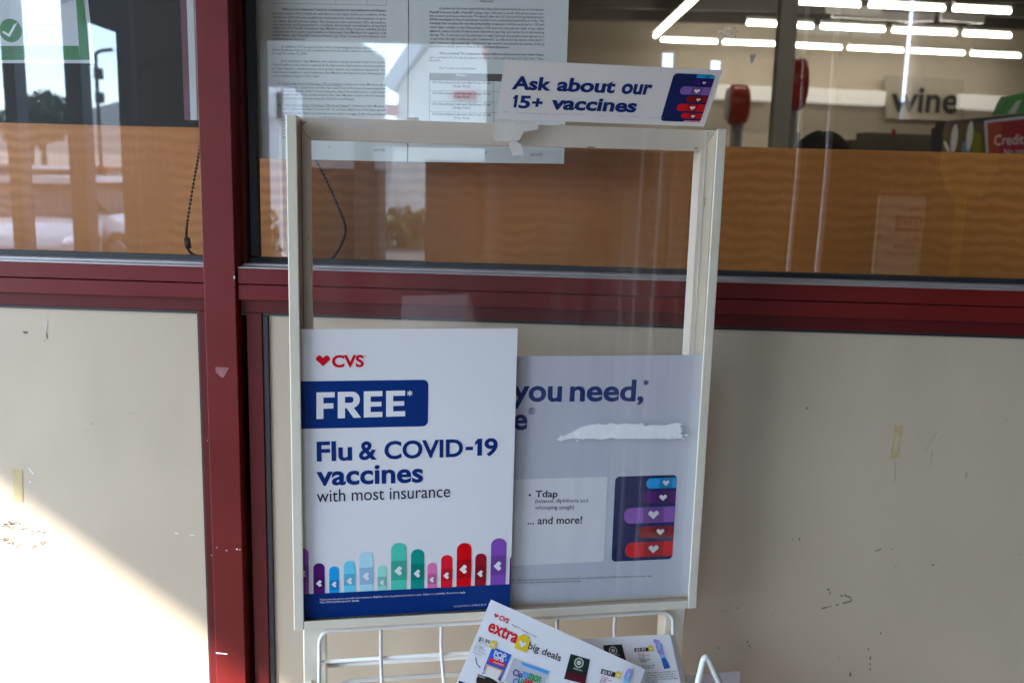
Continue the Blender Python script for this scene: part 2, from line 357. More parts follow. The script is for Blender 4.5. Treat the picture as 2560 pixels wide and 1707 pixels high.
# marks on the panels: scuffs, flakes, residue
def blob(mb, cx, cz, w, h, y=.0200, ang=0.0, n=9, mi=0, jag=.35):
    pts = []
    for k in range(n):
        a = 2*math.pi*k/n; r = 1+jag*(random.random()-.5)*2; x, z = w/2*math.cos(a)*r, h/2*math.sin(a)*r
        pts.append((cx+x*math.cos(ang)-z*math.sin(ang), y, cz+x*math.sin(ang)+z*math.cos(ang)))
    mb.poly(pts, mi)
SCUFF = mat('scuff_dark', (.10, .10, .11), .7, var=.2, scale=80); FLAKE = mat('scuff_light', (.75, .76, .80), .6, var=.05); BROWN = mat('scuff_brown', (.15, .125, .10), .7, var=.2, scale=80)
GREYS = mat('scuff_grey', (.34, .30, .25), .6, var=.15, scale=60)
def wp2(px, py, y=.0200): p = wallp(px, py, y); return p[0], p[2]
px_m = 1.35/F_PX
def stroke(mb, pts, wpx, mi=0, y=.0200):
    P = [wp2(*p, y) for p in pts]
    for (x0, z0), (x1, z1) in zip(P, P[1:]):
        d = np.array([x1-x0, z1-z0]); L = np.linalg.norm(d)+1e-9; n = np.array([-d[1], d[0]])/L*wpx*px_m/2
        mb.poly([(x0+n[0], y, z0+n[1]), (x1+n[0]*.8, y, z1+n[1]*.8), (x1-n[0]*.8, y, z1-n[1]*.8), (x0-n[0], y, z0-n[1])], mi)
mk = MB()
x, z = wp2(64, 831); mk.poly([(x+a*px_m, .0200, z+b*px_m) for a, b in ((-8, 3), (7, 3), (6, -1), (2, -4), (-4, -3))], 0)
stroke(mk, [(116, 832), (117, 838), (119, 847)], 4, 2); stroke(mk, [(110, 851), (111, 854)], 3, 2)
for a in ((72, 1170), (78, 1177)): stroke(mk, [a, (a[0]+6, a[1]+9)], 3, 1)
stroke(mk, [(74, 1202), (77, 1206)], 4, 1); stroke(mk, [(436, 1331), (447, 1333)], 3, 1); stroke(mk, [(474, 1336), (487, 1338)], 2, 1); stroke(mk, [(311, 1578), (314, 1588)], 4, 1)
stroke(mk, [(322, 1033), (345, 1030)], 2.5, 3); stroke(mk, [(225, 1058), (232, 1060)], 4, 3); stroke(mk, [(212, 1075), (215, 1080)], 4, 3)
# old glue lines at the left edge
for yy, xs in ((1303, (0, 48)), (1309, (0, 50)), (1315, (2, 44)), (1321, (0, 60)), (1345, (0, 38)), (1350, (2, 46)), (1356, (0, 52)), (1362, (30, 56)), (1368, (20, 55)), (1329, (78, 117)), (1336, (70, 82)), (1364, (72, 92)), (1370, (72, 84)), (1376, (94, 112)), (1353, (96, 114)), (1319, (56, 79))):
    xx = xs[0]
    while xx < xs[1]:
        l = random.uniform(4, 15); stroke(mk, [(xx, yy+random.uniform(-3, 3)), (min(xs[1], xx+l), yy+random.uniform(-1.5, 2.5))], random.uniform(1.6, 4.5), 2); xx += l*random.uniform(.8, 1.5)
for a in ((15, 1312), (30, 1308), (12, 1350), (24, 1356), (85, 1366), (104, 1358)): x, z = wp2(*a); blob(mk, x, z, .010, .0045, n=11, mi=2, jag=.6)
obj('stain', mk, [SCUFF, FLAKE, BROWN, GREYS], panL)
mk = MB()
for pts, w, mi in (([(2015, 1022), (2021, 1018)], 4, 0), ([(1999, 1344), (1999, 1350)], 4, 0), ([(1981, 1347), (1982, 1350)], 3, 0), ([(2188, 1377), (2204, 1371)], 3, 0), ([(2229, 1371), (2232, 1372)], 3, 0), ([(2236, 1418), (2244, 1412)], 3, 3), ([(2330, 1410), (2335, 1413)], 4.5, 0),
        ([(2234, 1150), (2239, 1172), (2239, 1190), (2237, 1203)], 3, 3), ([(2312, 1132), (2322, 1110), (2336, 1088), (2344, 1078)], 2.5, 3), ([(2331, 1126), (2329, 1150), (2322, 1172)], 3, 3), ([(2417, 1180), (2415, 1196)], 6, 3), ([(2293, 1088), (2308, 1084)], 2, 3),
        ([(2068, 1472), (2074, 1474)], 5, 0), ([(2076, 1479), (2073, 1485)], 3.5, 0), ([(2101, 1487), (2107, 1490)], 4, 0), ([(2111, 1486), (2120, 1491), (2127, 1492)], 4, 0), ([(2107, 1507), (2128, 1502)], 4.5, 0), ([(2127, 1493), (2129, 1502)], 3, 0), ([(2090, 1512), (2097, 1510)], 4, 0), ([(2054, 1520), (2070, 1517)], 4, 0), ([(2072, 1516), (2079, 1514)], 2.5, 0),
        ([(1842, 1518), (1845, 1520)], 4, 0), ([(1806, 1527), (1823, 1525)], 2.5, 3), ([(1930, 1536), (1936, 1535)], 4, 3), ([(1868, 1602), (1870, 1606)], 4, 0), ([(1871, 1611), (1876, 1617)], 3, 0), ([(1795, 1619), (1799, 1618)], 4, 0), ([(2201, 1580), (2203, 1584)], 4, 0), ([(2169, 1622), (2173, 1621)], 5, 0),
        ([(2176, 1640), (2176, 1648)], 4, 0), ([(2174, 1656), (2176, 1662)], 3, 0), ([(2175, 1668), (2175, 1675)], 3, 0), ([(2126, 1680), (2126, 1690)], 5, 0), ([(2093, 1637), (2102, 1652)], 2.5, 3), ([(2515, 1048), (2520, 1050)], 4, 3), ([(2546, 1384), (2550, 1386)], 5, 3), ([(2052, 846), (2058, 847)], 3, 3), ([(2196, 853), (2203, 849)], 3, 3)):
    stroke(mk, pts, w, mi)
for k in range(26):
    a = (random.uniform(1830, 2540), random.uniform(880, 1690)); stroke(mk, [a, (a[0]+random.uniform(-5, 5), a[1]+random.uniform(1, 6))], random.uniform(1, 2.2), 3)
obj('stain', mk, [SCUFF, FLAKE, BROWN, GREYS], panR)
mk = MB()
for a in ((1340, 5), (1371, 6)): pass
for (px, py, w) in ((542, 1368, 3), (566, 1375, 4), (592, 1372, 6), (600, 1373, 4), (529, 1387, 3), (518, 1101, 2.5)): x, z = wp2(px, py, -.0006); blob(mk, x, z, w*px_m, w*px_m*.7, y=-.0006, mi=0)
stroke(mk, [(540, 1631), (568, 1634)], 3.5, 0, y=-.0006); stroke(mk, [(585, 690), (586, 697)], 3, 0, y=-.0006)
obj('speck', mk, [FLAKE], front)
# loose things stuck on the front
fw = Frame(wallp(1280, 800, .0186), np.array([1.0, 0, 0]), np.array([0, 0, 1.0]))
def stuck(name, label, cat, pts, y, mt, thick=.00012, group=None):
    mb = MB(); P = [wallp(px, py, y) for px, py in pts]; mb.prism(P, np.array([0, thick, 0])); return tag(obj(name, mb, mt), label, cat, group)
stuck('tape_strip', 'yellowed tape strip on the cream panel half in sunlight', 'tape', [(30, 1172), (55, 1173), (58, 1254), (36, 1254)], .0200, YTAPE, group='old yellow tape strips on the panels')
mb = MB(); P = lambda *a: [wallp(px, py, .0200) for px, py in a]
for q in (P((2236, 1062), (2258, 1063), (2255, 1088), (2233, 1086)), P((2233, 1086), (2240, 1087), (2233, 1129), (2227, 1128)), P((2247, 1087), (2255, 1088), (2249, 1130), (2242, 1128)), P((2227, 1128), (2249, 1130), (2248, 1146), (2226, 1146))): mb.prism(q, np.array([0, .00012, 0]))
tag(obj('tape_strip', mb, YTAPE), 'yellowed tape strip with a slit torn out on the shaded cream panel', 'tape', 'old yellow tape strips on the panels')
CLEART = mat('clear_tape_residue', (.25, .10, .11), .35, var=.2, scale=120)
stuck('tape_scrap', 'dull pinkish tape scrap stuck on the red mullion', 'tape', [(539, 917), (573, 919), (559, 943), (554, 943), (539, 931)], -.0008, CLEART)
PINKT = mat('glue_residue', (.50, .41, .34), .5, var=.1, scale=60)
stuck('tape_scrap', 'faint pale tape scrap near the top of the left cream panel', 'tape', [(105, 802), (119, 801), (119, 817), (115, 830), (107, 815)], .0200, PINKT)
GREYT = mat('grey_tape_scrap', (.30, .28, .25), .6, var=.1)
stuck('tape_scrap', 'small grey wedge of tape on the window glass above the round red lane lamps', 'tape', [(1874, 137), (1891, 136), (1882, 158), (1877, 160)], GLASS_Y-.0012, GREYT)
m = MB(); x, z = wp2(1817, 85, GLASS_Y-.001)
for k in range(46):
    r = 26*math.sqrt(random.random())*px_m; a = random.uniform(0, 6.28); blob(m, x+r*math.cos(a), z+r*.75*math.sin(a), random.uniform(4, 11)*px_m, random.uniform(2, 6)*px_m, y=GLASS_Y-.0006-.00001*k, ang=random.uniform(0, 3), jag=.5)
GLUE = glass_mat('sticker_glue', .6, (.9, .88, .85), haze=.2, hz_scale=160, base_haze=.22)
tag(obj('glue_patch', m, GLUE), 'rough glue patch left on the window glass by the ceiling lights', 'glue')

# ================================================================== behind the glass
WOOD = bpy.data.materials.new('wavy_wood'); WOOD.use_nodes = True
t = WOOD.node_tree; b = t.nodes['Principled BSDF']; co = t.nodes.new('ShaderNodeTexCoord'); mpp = t.nodes.new('ShaderNodeMapping'); mpp.inputs['Scale'].default_value = (8.5, 1, 5.6)
wv = t.nodes.new('ShaderNodeTexWave'); wv.wave_type = 'BANDS'; wv.bands_direction = 'Z'; wv.inputs['Scale'].default_value = 3.1; wv.inputs['Distortion'].default_value = 4.2; wv.inputs['Detail'].default_value = 2.4; wv.inputs['Detail Scale'].default_value = 1.0
n = t.nodes.new('ShaderNodeTexNoise'); n.inputs['Scale'].default_value = 2.5; n.inputs['Detail'].default_value = 5
mfine = t.nodes.new('ShaderNodeMapping'); mfine.inputs['Scale'].default_value = (120, 1, 4); nf = t.nodes.new('ShaderNodeTexNoise'); nf.inputs['Scale'].default_value = 3.0; nf.inputs['Detail'].default_value = 3
t.links.new(co.outputs['Object'], mfine.inputs[0]); t.links.new(mfine.outputs[0], nf.inputs['Vector'])
cr = t.nodes.new('ShaderNodeValToRGB'); cr.color_ramp.elements[0].color = (.50, .155, .026, 1); cr.color_ramp.elements[1].color = (.76, .285, .068, 1)
cr.color_ramp.elements[0].position = .1; cr.color_ramp.elements[1].position = .95
t.links.new(co.outputs['Object'], mpp.inputs[0]); t.links.new(mpp.outputs[0], wv.inputs['Vector']); t.links.new(co.outputs['Object'], n.inputs['Vector'])
a1 = t.nodes.new('ShaderNodeMath'); a1.operation = 'MULTIPLY_ADD'; a1.inputs[1].default_value = .40; nb = t.nodes.new('ShaderNodeTexNoise'); nb.inputs['Scale'].default_value = 4.5; nb.inputs['Detail'].default_value = 2; t.links.new(co.outputs['Object'], nb.inputs['Vector'])
nr = t.nodes.new('ShaderNodeMapRange'); nr.inputs['From Min'].default_value = .36; nr.inputs['From Max'].default_value = .64; nr.inputs['To Min'].default_value = .1; nr.inputs['To Max'].default_value = 1.3; t.links.new(nb.outputs['Fac'], nr.inputs['Value'])
aw = t.nodes.new('ShaderNodeMath'); aw.operation = 'MULTIPLY'; t.links.new(wv.outputs['Fac'], aw.inputs[0]); t.links.new(nr.outputs[0], aw.inputs[1]); t.links.new(aw.outputs[0], a1.inputs[0])
a2 = t.nodes.new('ShaderNodeMath'); a2.operation = 'MULTIPLY'; a2.inputs[1].default_value = .75; t.links.new(n.outputs['Fac'], a2.inputs[0]); t.links.new(a2.outputs[0], a1.inputs[2])
a3 = t.nodes.new('ShaderNodeMath'); a3.operation = 'MULTIPLY_ADD'; a3.inputs[1].default_value = .35; t.links.new(nf.outputs['Fac'], a3.inputs[0]); t.links.new(a1.outputs[0], a3.inputs[2])
a4 = t.nodes.new('ShaderNodeMath'); a4.operation = 'SUBTRACT'; a4.inputs[1].default_value = .12; t.links.new(a3.outputs[0], a4.inputs[0])
t.links.new(a4.outputs[0], cr.inputs[0]); t.links.new(cr.outputs[0], b.inputs['Base Color']); b.inputs['Roughness'].default_value = .45
WY = .20
zl = PZ(249, 313, WY); zr = PZ(2190, 376, WY)
m = MB(); m.box((XL+.05, WY, .9), (MX0+.02, WY+.018, zl)); tag(obj('wood_backboard', m, WOOD, bevel=.001), 'wavy grained wood board behind the window with the mirrored cars', 'board', 'wood boards behind the shop windows')
m = MB(); m.box((MX0+.024, WY, .9), (XR-.05, WY+.018, zr)); tag(obj('wood_backboard', m, WOOD, bevel=.001), 'wavy grained wood board behind the window under the wine sign', 'board', 'wood boards behind the shop windows')
# bead chains
BEAD = mat('black_bead', (.012, .012, .013), .4, var=.1)
def bead_chain(pts, y, label, weight=None):
    P = [wallp(px, py, y) for px, py in pts]; mb = MB(); line = []
    for a, b_ in zip(P, P[1:]):
        L = np.linalg.norm(b_-a); n_ = max(1, int(L/.0056))
        for k in range(n_): line.append(a+(b_-a)*k/n_)
    line.append(P[-1])
    for p in line: mb.ball(p, .0023, 7, 4)
    mb.tube(line, .0007, 5)
    o = tag(obj('bead_chain', mb, BEAD), label, 'chain', 'black bead chains of the window blinds')
    if weight:
        w = MB(); w.tube([wallp(*weight[0], y), wallp(*weight[1], y)], .0046, 10); obj('connector', w, BEAD, o)
    return o
def smooth(pts, n=6):
    out = []
    for i in range(len(pts)-1):
        p0 = np.array(pts[max(0, i-1)]); p1 = np.array(pts[i]); p2 = np.array(pts[i+1]); p3 = np.array(pts[min(len(pts)-1, i+2)])
        for k in range(n):
            u = k/n; out.append(tuple(.5*((2*p1)+(-p0+p2)*u+(2*p0-5*p1+4*p2-p3)*u*u+(-p0+3*p1-3*p2+p3)*u**3)))
    out.append(pts[-1]); return out
bead_chain(smooth([(508, 250), (503, 330), (497, 385), (487, 440), (477, 500), (468, 560), (466, 592), (470, 622), (482, 636), (500, 641), (520, 642)]), .12, 'black bead chain hanging left of the red mullion', ((467, 594), (471, 621)))
bead_chain(smooth([(740, 300), (775, 372), (800, 420), (826, 472), (848, 522), (861, 556), (864, 580), (856, 606), (842, 632), (824, 652), (800, 664)]), .12, 'black bead chain curving behind the clear pane of the sign stand')
# the two notice pages
def page(ptl, ptr, pbl, pbr, label, y):
    TL, TR, BL, BR = [wallp(*p, y) for p in (ptl, ptr, pbl, pbr)]
    mb = MB(); n_ = 10; top = []; bot = []
    mb.prism([BL, BR, TR, TL], np.array([0, .0004, 0]))
    o = tag(obj('notice_page', mb, PAPER), label, 'notice', 'legal notice pages taped inside the window')
    return o, Frame(BL, np.array([1.0, 0, 0]), np.array([0, 0, 1.0]))
NY = GLASS_Y+.012
z2 = lambda X, Y: (600+X/2.24, Y/2.24)
p1, f1 = page((616, -95), (1021, -80), (631, 396), (1017.4, 405), 'typed legal notice page at the window beside the mullion, paragraphs only', NY)
p2, f2 = page((1023, -80), (1424, -68), (1020.5, 405), (1410, 410), 'typed legal notice page with a table of products', NY+.0006)
L1 = [(233, 817, 55, 'What are the Settlement Terms? In consideration for the Settlement and Release'), (182, 817, 78, 'agreed to as part of the Settlement, and subject to the rights, terms, and conditions of the'), (182, 817, 100, 'Settlement, CVS will make available the Settlement Sum, which is the maximum of up to'), (182, 817, 122, "one million ($1,000,000.00) dollars. The Settlement Sum represents CVS's all-inclusive,"), (182, 817, 141, 'sole, exclusive, and full payment to constitute all monetary consideration of any kind'), (182, 817, 160, 'whatsoever for Plaintiff, Settlement Class Members, and Class Counsel, including (a) the'), (182, 817, 180, 'total amount of monetary relief available to Settlement Class Members for payment of all'), (182, 817, 200, "Valid Claims, (b) Plaintiff's Service Award, (c) Class Counsel's Fee Award, and"), (182, 370, 222, '(d) Administration Expenses.'),
      (233, 817, 265, 'In addition, CVS has agreed that it will not knowingly purchase any products from'), (182, 817, 283, 'Kilitch Healthcare India Ltd. (the manufacturer of the Products), under its current ownership,'), (182, 375, 302, 'through December 31, 2034.'), (233, 815, 345, 'Each Settlement Class Member who submits a timely and valid Claim Form by the'), (182, 815, 365, 'Claim Deadline in the manner required by the Agreement, shall receive monetary payment'), (182, 815, 387, '(a "Cash Award") is detailed below, and in greater detail in the Settlement Agreement. The'), (182, 815, 407, 'Cash Award available to each Settlement Class Member will depend on the information he'), (182, 447, 427, 'or she submits in support of the Claim.'),
      (212, 815, 470, '(a) Claims with Proof of Purchase ("Proof Claims"): Settlement Class Members who'), (237, 815, 492, 'complete the Claim Form and who have valid Proof of Purchase documenting their'), (237, 815, 512, 'actual purchase(s) of the Products during the Class Period shall receive a Cash Award'), (237, 815, 532, 'equal to sum of the actual amount that Class Member paid for the Product(s),'), (237, 640, 553, 'multiplied by the corresponding the Time-Discount Rate(s).'), (212, 815, 590, '(b) Claims without Proof of Purchase ("No Proof Claims"): Settlement Class Members'), (237, 815, 612, 'who complete the Claim Form but who do not have valid Proof of Purchase can still'), (237, 815, 635, 'apply for a Cash Award by swearing under penalty of perjury (i) that they purchased'),
      (237, 250, 655, 'ne'), (237, 252, 675, 'pr'), (237, 252, 693, 'du'), (237, 250, 712, '(f'), (237, 253, 732, 'for'), (237, 252, 752, 'Pr'), (237, 254, 772, 'No'), (497, 505, 823, '2'), (748, 812, 842, 'June 30, 2025')]
L2 = [(1345, 1420, 10, 'being sued.'), (1115, 1703, 50, 'A settlement has been reached in the class action lawsuit listed above. In the lawsuit,'), (1062, 1703, 72, 'Plaintiff Deborah Ruffin ("Plaintiff") alleges that CVS had to recall CVS store brand over-'), (1062, 1703, 92, 'the-counter eyedrop products (the "Products") after the U.S. Food and Drug Administration'), (1062, 1703, 112, '(FDA) investigators found unsanitary conditions in a manufacturing facility in India. The'), (1062, 1703, 133, 'company that operates the manufacturing facility in question sold the eyedrops to CVS and'), (1062, 1703, 156, 'other major retailers in the United States. CVS does not concede the truth of any claims'), (1062, 1703, 177, 'against it, denies that the Products were defective in any way, and denies that it did anything'), (1062, 1703, 199, 'wrong. The Court has not decided who is right. Instead, the parties have agreed to a'), (1062, 1703, 220, 'compromise through a settlement (the "Settlement"), as reflected in the terms of the April 1,'), (1062, 1703, 242, '2025 Settlement Agreement (the "Settlement Agreement") executed by the parties. Defined'), (1062, 1510, 262, 'terms have meanings given to them in the Settlement Agreement.'),
      (1115, 1700, 302, "Who's included? The Settlement Class is defined as all persons in the United States"), (1062, 1700, 324, 'who purchased the Products between October 1, 2021 and October 25, 2023 (the "Class'), (1062, 1125, 342, 'Period").'), (1115, 1320, 385, 'The Products are listed below.'),
      (1075, 1405, 464, 'CVS Store Brand Lubricant Eye Drops 15 mL'), (1192, 1288, 486, '(Single Pack)'), (1075, 1405, 524, 'CVS Store Brand Lubricant Eye Drops 15 mL'), (1197, 1285, 546, '(Twin Pack)'), (1075, 1405, 585, 'CVS Store Brand Lubricant Gel Drops 15 mL'), (1192, 1288, 606, '(Single Pack)'), (1075, 1405, 642, 'CVS Store Brand Lubricant Gel Drops 15 mL'), (1197, 1285, 664, '(Twin Pack)'), (1373, 1378, 857, '1'), (1630, 1692, 868, 'June 30, 2025')]
for o, fr, LL in ((p1, f1, L1), (p2, f2, L2)):
    mb = MB()
    for x0, x1, y, s in LL:
        asc = 13.5 if len(s) > 3 else 11; yy = y+4; sl_ = .028*(x1-x0)
        bold = .026 if (s.startswith(('What', 'Who', 'CVS Store'))) else .010
        txt(mb, fr, s, z2(x0, yy), z2(x1, yy+sl_*.5), z2(x0, yy-asc), h=.0003, bold=bold)
    if o is p1:
        for seg in (((182, 20), (820, 32)), ((537, -200), (537, 26)), ((712, -200), (712, 29)), ((820, -200), (820, 32)), ((182, -200), (182, 20)), ((237, 476), (585, 482)), ((237, 597), (615, 602))):
            a, b_ = fr.uv(*z2(*seg[0])), fr.uv(*z2(*seg[1])); d = b_-a; nn = np.array([-d[1], d[0]])/np.linalg.norm(d)*.00022
            polyuv(mb, fr, [a-nn, b_-nn, b_+nn, a+nn], .0003)
    else:
        for seg in (((1062, 410), (1062, 800)), ((1420, 410), (1420, 800)), ((1690, 410), (1690, 810)), ((1062, 450), (1690, 460)), ((1062, 508), (1690, 518)), ((1062, 568), (1690, 578)), ((1062, 627), (1690, 637)), ((1062, 800), (1690, 810))):
            a, b_ = fr.uv(*z2(*seg[0])), fr.uv(*z2(*seg[1])); d = b_-a; nn = np.array([-d[1], d[0]])/np.linalg.norm(d)*.00022
            polyuv(mb, fr, [a-nn, b_-nn, b_+nn, a+nn], .0003)
    obj('lettering', mb, TEXTG, o)
mb = MB(); polyuv(mb, f2, [f2.uv(*z2(*q)) for q in ((1062, 450), (1690, 460), (1690, 420), (1062, 410))], .0003)
obj('table_header', mb, mat('table_header_grey', (.12, .105, .10), .7, var=.05), p2)
mb = MB(); txt(mb, f2, 'Product', z2(1212, 428), z2(1268, 429), z2(1212, 416), h=.0006, bold=.01); obj('lettering', mb, PAPER, p2, label='white word on the dark table header')
# the certificate sheet in the left window
CY = GLASS_Y+.011
z8 = lambda X, Y: (X/7.328, Y/7.328)
fc = Frame(wallp(0, 160, CY), np.array([1.0, 0, 0]), np.array([0, 0, 1.0]))
mb = MB(); mb.prism([wallp(*q, CY) for q in ((-190, 158), (236.8, 159), (213, -60), (-214, -70))], np.array([0, .0005, 0]))
cert = tag(obj('certificate_sheet', mb, mat('certificate_paper', (.62, .63, .66), .4, var=.02)), 'white and green bordered sheet with a tick mark in the left window', 'certificate')
GRN = mat('certificate_green', (.035, .20, .055), .5, var=.05)
mb = MB()
polyuv(mb, fc, [fc.uv(*z8(*q)) for q in ((1650, 1102), (1468, 1102), (1375, -200), (1520, -200))], .0003)
polyuv(mb, fc, [fc.uv(*z8(*q)) for q in ((-1200, 1104), (1467, 1102), (1440, 845), (-1200, 850))], .0003)
c = fc.uv(*z8(195, 565)); rr = fc.uv(*z8(400, 565))[0]-c[0]
polyuv(mb, fc, [(c[0]+rr*math.cos(k*2*math.pi/32), c[1]+rr*math.sin(k*2*math.pi/32)) for k in range(32)], .0003)
polyuv(mb, fc, [fc.uv(*z8(*q)) for q in ((447, 340), (475, 345), (505, 760), (475, 760))], .0003)
obj('green_border', mb, GRN, cert)
mb = MB(); pts = [(40, 600), (65, 570), (160, 625), (260, 460), (325, 420), (180, 690)]
polyuv(mb, fc, [fc.uv(*z8(*q)) for q in pts], .0006); obj('tick', mb, SHEET, cert)
mb = MB()
txt(mb, fc, 'LIST', z8(1130, 70), z8(1245, 70), z8(1130, 35), h=.0004, bold=.012)
txt(mb, fc, 'We want to', z8(680, 495), z8(1050, 495), z8(680, 425), h=.0004, bold=.012); txt(mb, fc, 'hear from you', z8(570, 625), z8(1055, 625), z8(570, 555), h=.0004, bold=.012)
for k, s in enumerate(('has been placed here for you to read', 'be removed, altered or covered', 'until replaced')): txt(mb, fc, s, z8(-300, 905+57*k), z8(900-150*k, 905+57*k), z8(-300, 870+57*k), h=.0004, bold=.012)
a = [fc.uv(*z8(*q)) for q in ((1130, 14), (1350, 14), (1350, 22), (1130, 22))]; polyuv(mb, fc, a, .0004)
obj('lettering', mb, TEXTG, cert)

# ------------------------------------------------------------------ the store room
FLOORM = mat('store_floor', (.42, .38, .33), .35, var=.08, scale=2)
CEILM = mat('store_ceiling', (.075, .068, .06), .9, var=.2, scale=.8, stretch=(1, 6, 1))
WALLM = mat('store_wall', (.50, .43, .34), .8, var=.04, scale=1.0)
RX0, RX1, RY1, RZ = -4.0, 11.0, 15.0, 3.80
m = MB(); m.quad((RX0, .22, .02), (RX1, .22, .02), (RX1, RY1, .02), (RX0, RY1, .02)); struct('store_floor', m, FLOORM)
m = MB(); m.quad((RX0, .21, RZ), (RX0, RY1, RZ), (RX1, RY1, RZ), (RX1, .21, RZ)); struct('store_ceiling', m, CEILM)
JOIST = mat('ceiling_joist', (.12, .11, .10), .8, var=.1, scale=3)
for k, yy in enumerate(np.arange(2.5, 16.5, 1.15)):
    m = MB(); m.box((RX0, yy, RZ-.16), (RX1, yy+.09, RZ-.002)); o = struct('ceiling_joist', m, JOIST)
m = MB(); m.box((RX0-.1, RY1, 0), (RX1+.1, RY1+.1, RZ)); m.box((RX0-.1, .21, 0), (RX0, RY1-.001, RZ)); m.box((RX1, .21, 0), (RX1+.1, RY1-.001, RZ)); struct('store_wall', m, WALLM)
DARK = mat('darkening_partition', (.022, .02, .021), .7, var=.2, scale=4)  # sheet added so the lit store stays dark behind the left window
m = MB(); m.box((RX0+.01, .62, 0), (MX0-.03, .66, 3.2)); tag(obj('darkening_partition', m, DARK), 'dark partition added inside the left window to keep it dark', 'partition')
# tube lights
TUBE = bpy.data.materials.new('lit_tube'); TUBE.use_nodes = True; b = TUBE.node_tree.nodes['Principled BSDF']; b.inputs['Base Color'].default_value = (.9, .9, .9, 1)
b.inputs['Emission Color'].default_value = (1, .93, .80, 1); b.inputs['Emission Strength'].default_value = 3.4
HOUS = mat('tube_housing', (.5, .49, .46), .5, var=.05)
def tube_light(pa, pb, y, label, ya=None):
    a = wallp(*pa, y if ya is None else ya); b_ = wallp(*pb, y); e_ = (b_-a)/np.linalg.norm(b_-a)*.03; a = a+e_; b_ = b_-e_
    root = thing('tube_light', label, 'ceiling light', (a+b_)/2, 'lit tube lights under the store ceiling')
    mb = MB(); mb.tube([a, b_], .026, 10); obj('lamp_tube', mb, TUBE, root)
    d = (b_-a)/np.linalg.norm(b_-a); s_ = np.cross(d, ZZ)*.09
    mb = MB(); mb.prism([a+ZZ*.04-s_*.5, b_+ZZ*.04-s_*.5, b_+ZZ*.04+s_*.5, a+ZZ*.04+s_*.5], ZZ*.04); obj('housing', mb, HOUS, root)
zz = lambda X, Y: (1920+X/3.672, Y/3.672)
names = ('first', 'second', 'third', 'fourth', 'fifth', 'sixth')
for row, (y, word, segs) in enumerate(((10.2, 'upper', ((220, 16, 868, 47), (907, 45, 1642, 82), (1678, 80, 2248, 109))), (12.0, 'middle', ((-212, 212, 95, 226), (203, 234, 432, 247), (465, 246, 1090, 277), (1122, 281, 1748, 307), (1776, 310, 2248, 333))), (14.1, 'lower', ((-998, 367, -450, 388), (-430, 388, 82, 409), (188, 416, 692, 442), (720, 441, 1256, 466), (1286, 467, 1818, 493), (1846, 493, 2330, 517))))):
    for k, (xa, ya, xb, yb) in enumerate(segs):
        tube_light(zz(xa, ya), zz(xb, yb), y, '%s lit tube from the left in the %s row of ceiling lights' % (names[k], word))
tube_light((1637, 92), (1752, -14), 10.6, 'lit tube running diagonally at the left of the ceiling light rows', ya=13.8)
for k in range(6):                                                    # unseen fill tubes added to brighten the room
    yy = 6.2; xx = -2.6+2.1*k
    root = thing('tube_light', 'unseen fill tube added above the store counters to brighten the room', 'ceiling light', (xx, yy, 3.75), 'lit tube lights under the store ceiling')
    mb = MB(); mb.tube([(xx-.6, yy, 3.75), (xx+.6, yy, 3.75)], .05, 10); obj('lamp_tube', mb, TUBE, root)
    mb = MB(); mb.box((xx-.6, yy-.09, 3.828), (xx+.6, yy+.09, 3.89)); obj('housing', mb, HOUS, root)
for xx in (.7, 2.9):  # two more unseen fill tubes, added to light the post and display
    root = thing('tube_light', 'unseen fill tube added just inside the shop front to light the post', 'ceiling light', (xx, 1.5, 3.70), 'lit tube lights under the store ceiling')
    mb = MB(); mb.tube([(xx-.6, 1.5, 3.70), (xx+.6, 1.5, 3.70)], .03, 10); obj('lamp_tube', mb, TUBE, root)
    mb = MB(); mb.box((xx-.6, 1.41, 3.74), (xx+.6, 1.59, 3.79)); obj('housing', mb, HOUS, root)
# reflector strips seen dim under the rows
STRIP = mat('pale_strip', (.72, .70, .68), .5, var=.05)
for k, (xa, ya, xb, yb, y, lb) in enumerate(((545, 78, 1045, 110, 11.3, 'pale unlit fixture below the upper tube row, first of three'), (600, 122, 1290, 158, 11.6, 'long pale unlit fixture below the upper tube row'), (1250, 168, 1530, 158, 11.7, 'short pale unlit fixture below the upper tube row'), (1600, 150, 1990, 178, 11.7, 'pale unlit fixture at the right of the upper tubes'), (170, 258, 745, 297, 13.2, 'grey unlit fixture below the middle tube row'), (780, 297, 1030, 315, 13.2, 'short grey unlit fixture below the middle tube row'))):
    a, b_ = wallp(*zz(xa, ya), y), wallp(*zz(xb, yb), y)
    mb = MB(); mb.prism([a-ZZ*.05, b_-ZZ*.05, b_+ZZ*.05, a+ZZ*.05], np.array([0, .08, 0])); tag(obj('light_fixture', mb, STRIP), lb, 'light fixture', 'unlit ceiling fixtures')
# wall valances, a faint glow added to their white
VAL = mat('white_valance', (.55, .52, .47), .5, var=.03, emit=.10)
for xa, ya, xb, yb, lb in ((-470, 842, 55, 862, 'white valance with an added glow on the store wall left of the post'), (300, 865, 700, 888, 'white valance with an added glow on the store wall beside the post'), (710, 888, 1080, 905, 'white valance with an added glow on the store wall by the wine sign'), (1765, 930, 2180, 950, 'white valance with an added glow on the store wall right of the wine sign')):
    a, b_ = wallp(*zz(xa, ya), 14.65), wallp(*zz(xb, yb), 14.65)
    mb = MB(); mb.prism([a-ZZ*.11, b_-ZZ*.11, b_+ZZ*.11, a+ZZ*.11], np.array([0, .3, 0])); tag(obj('glowing_valance', mb, VAL), lb, 'valance', 'valances with an added glow along the back wall')
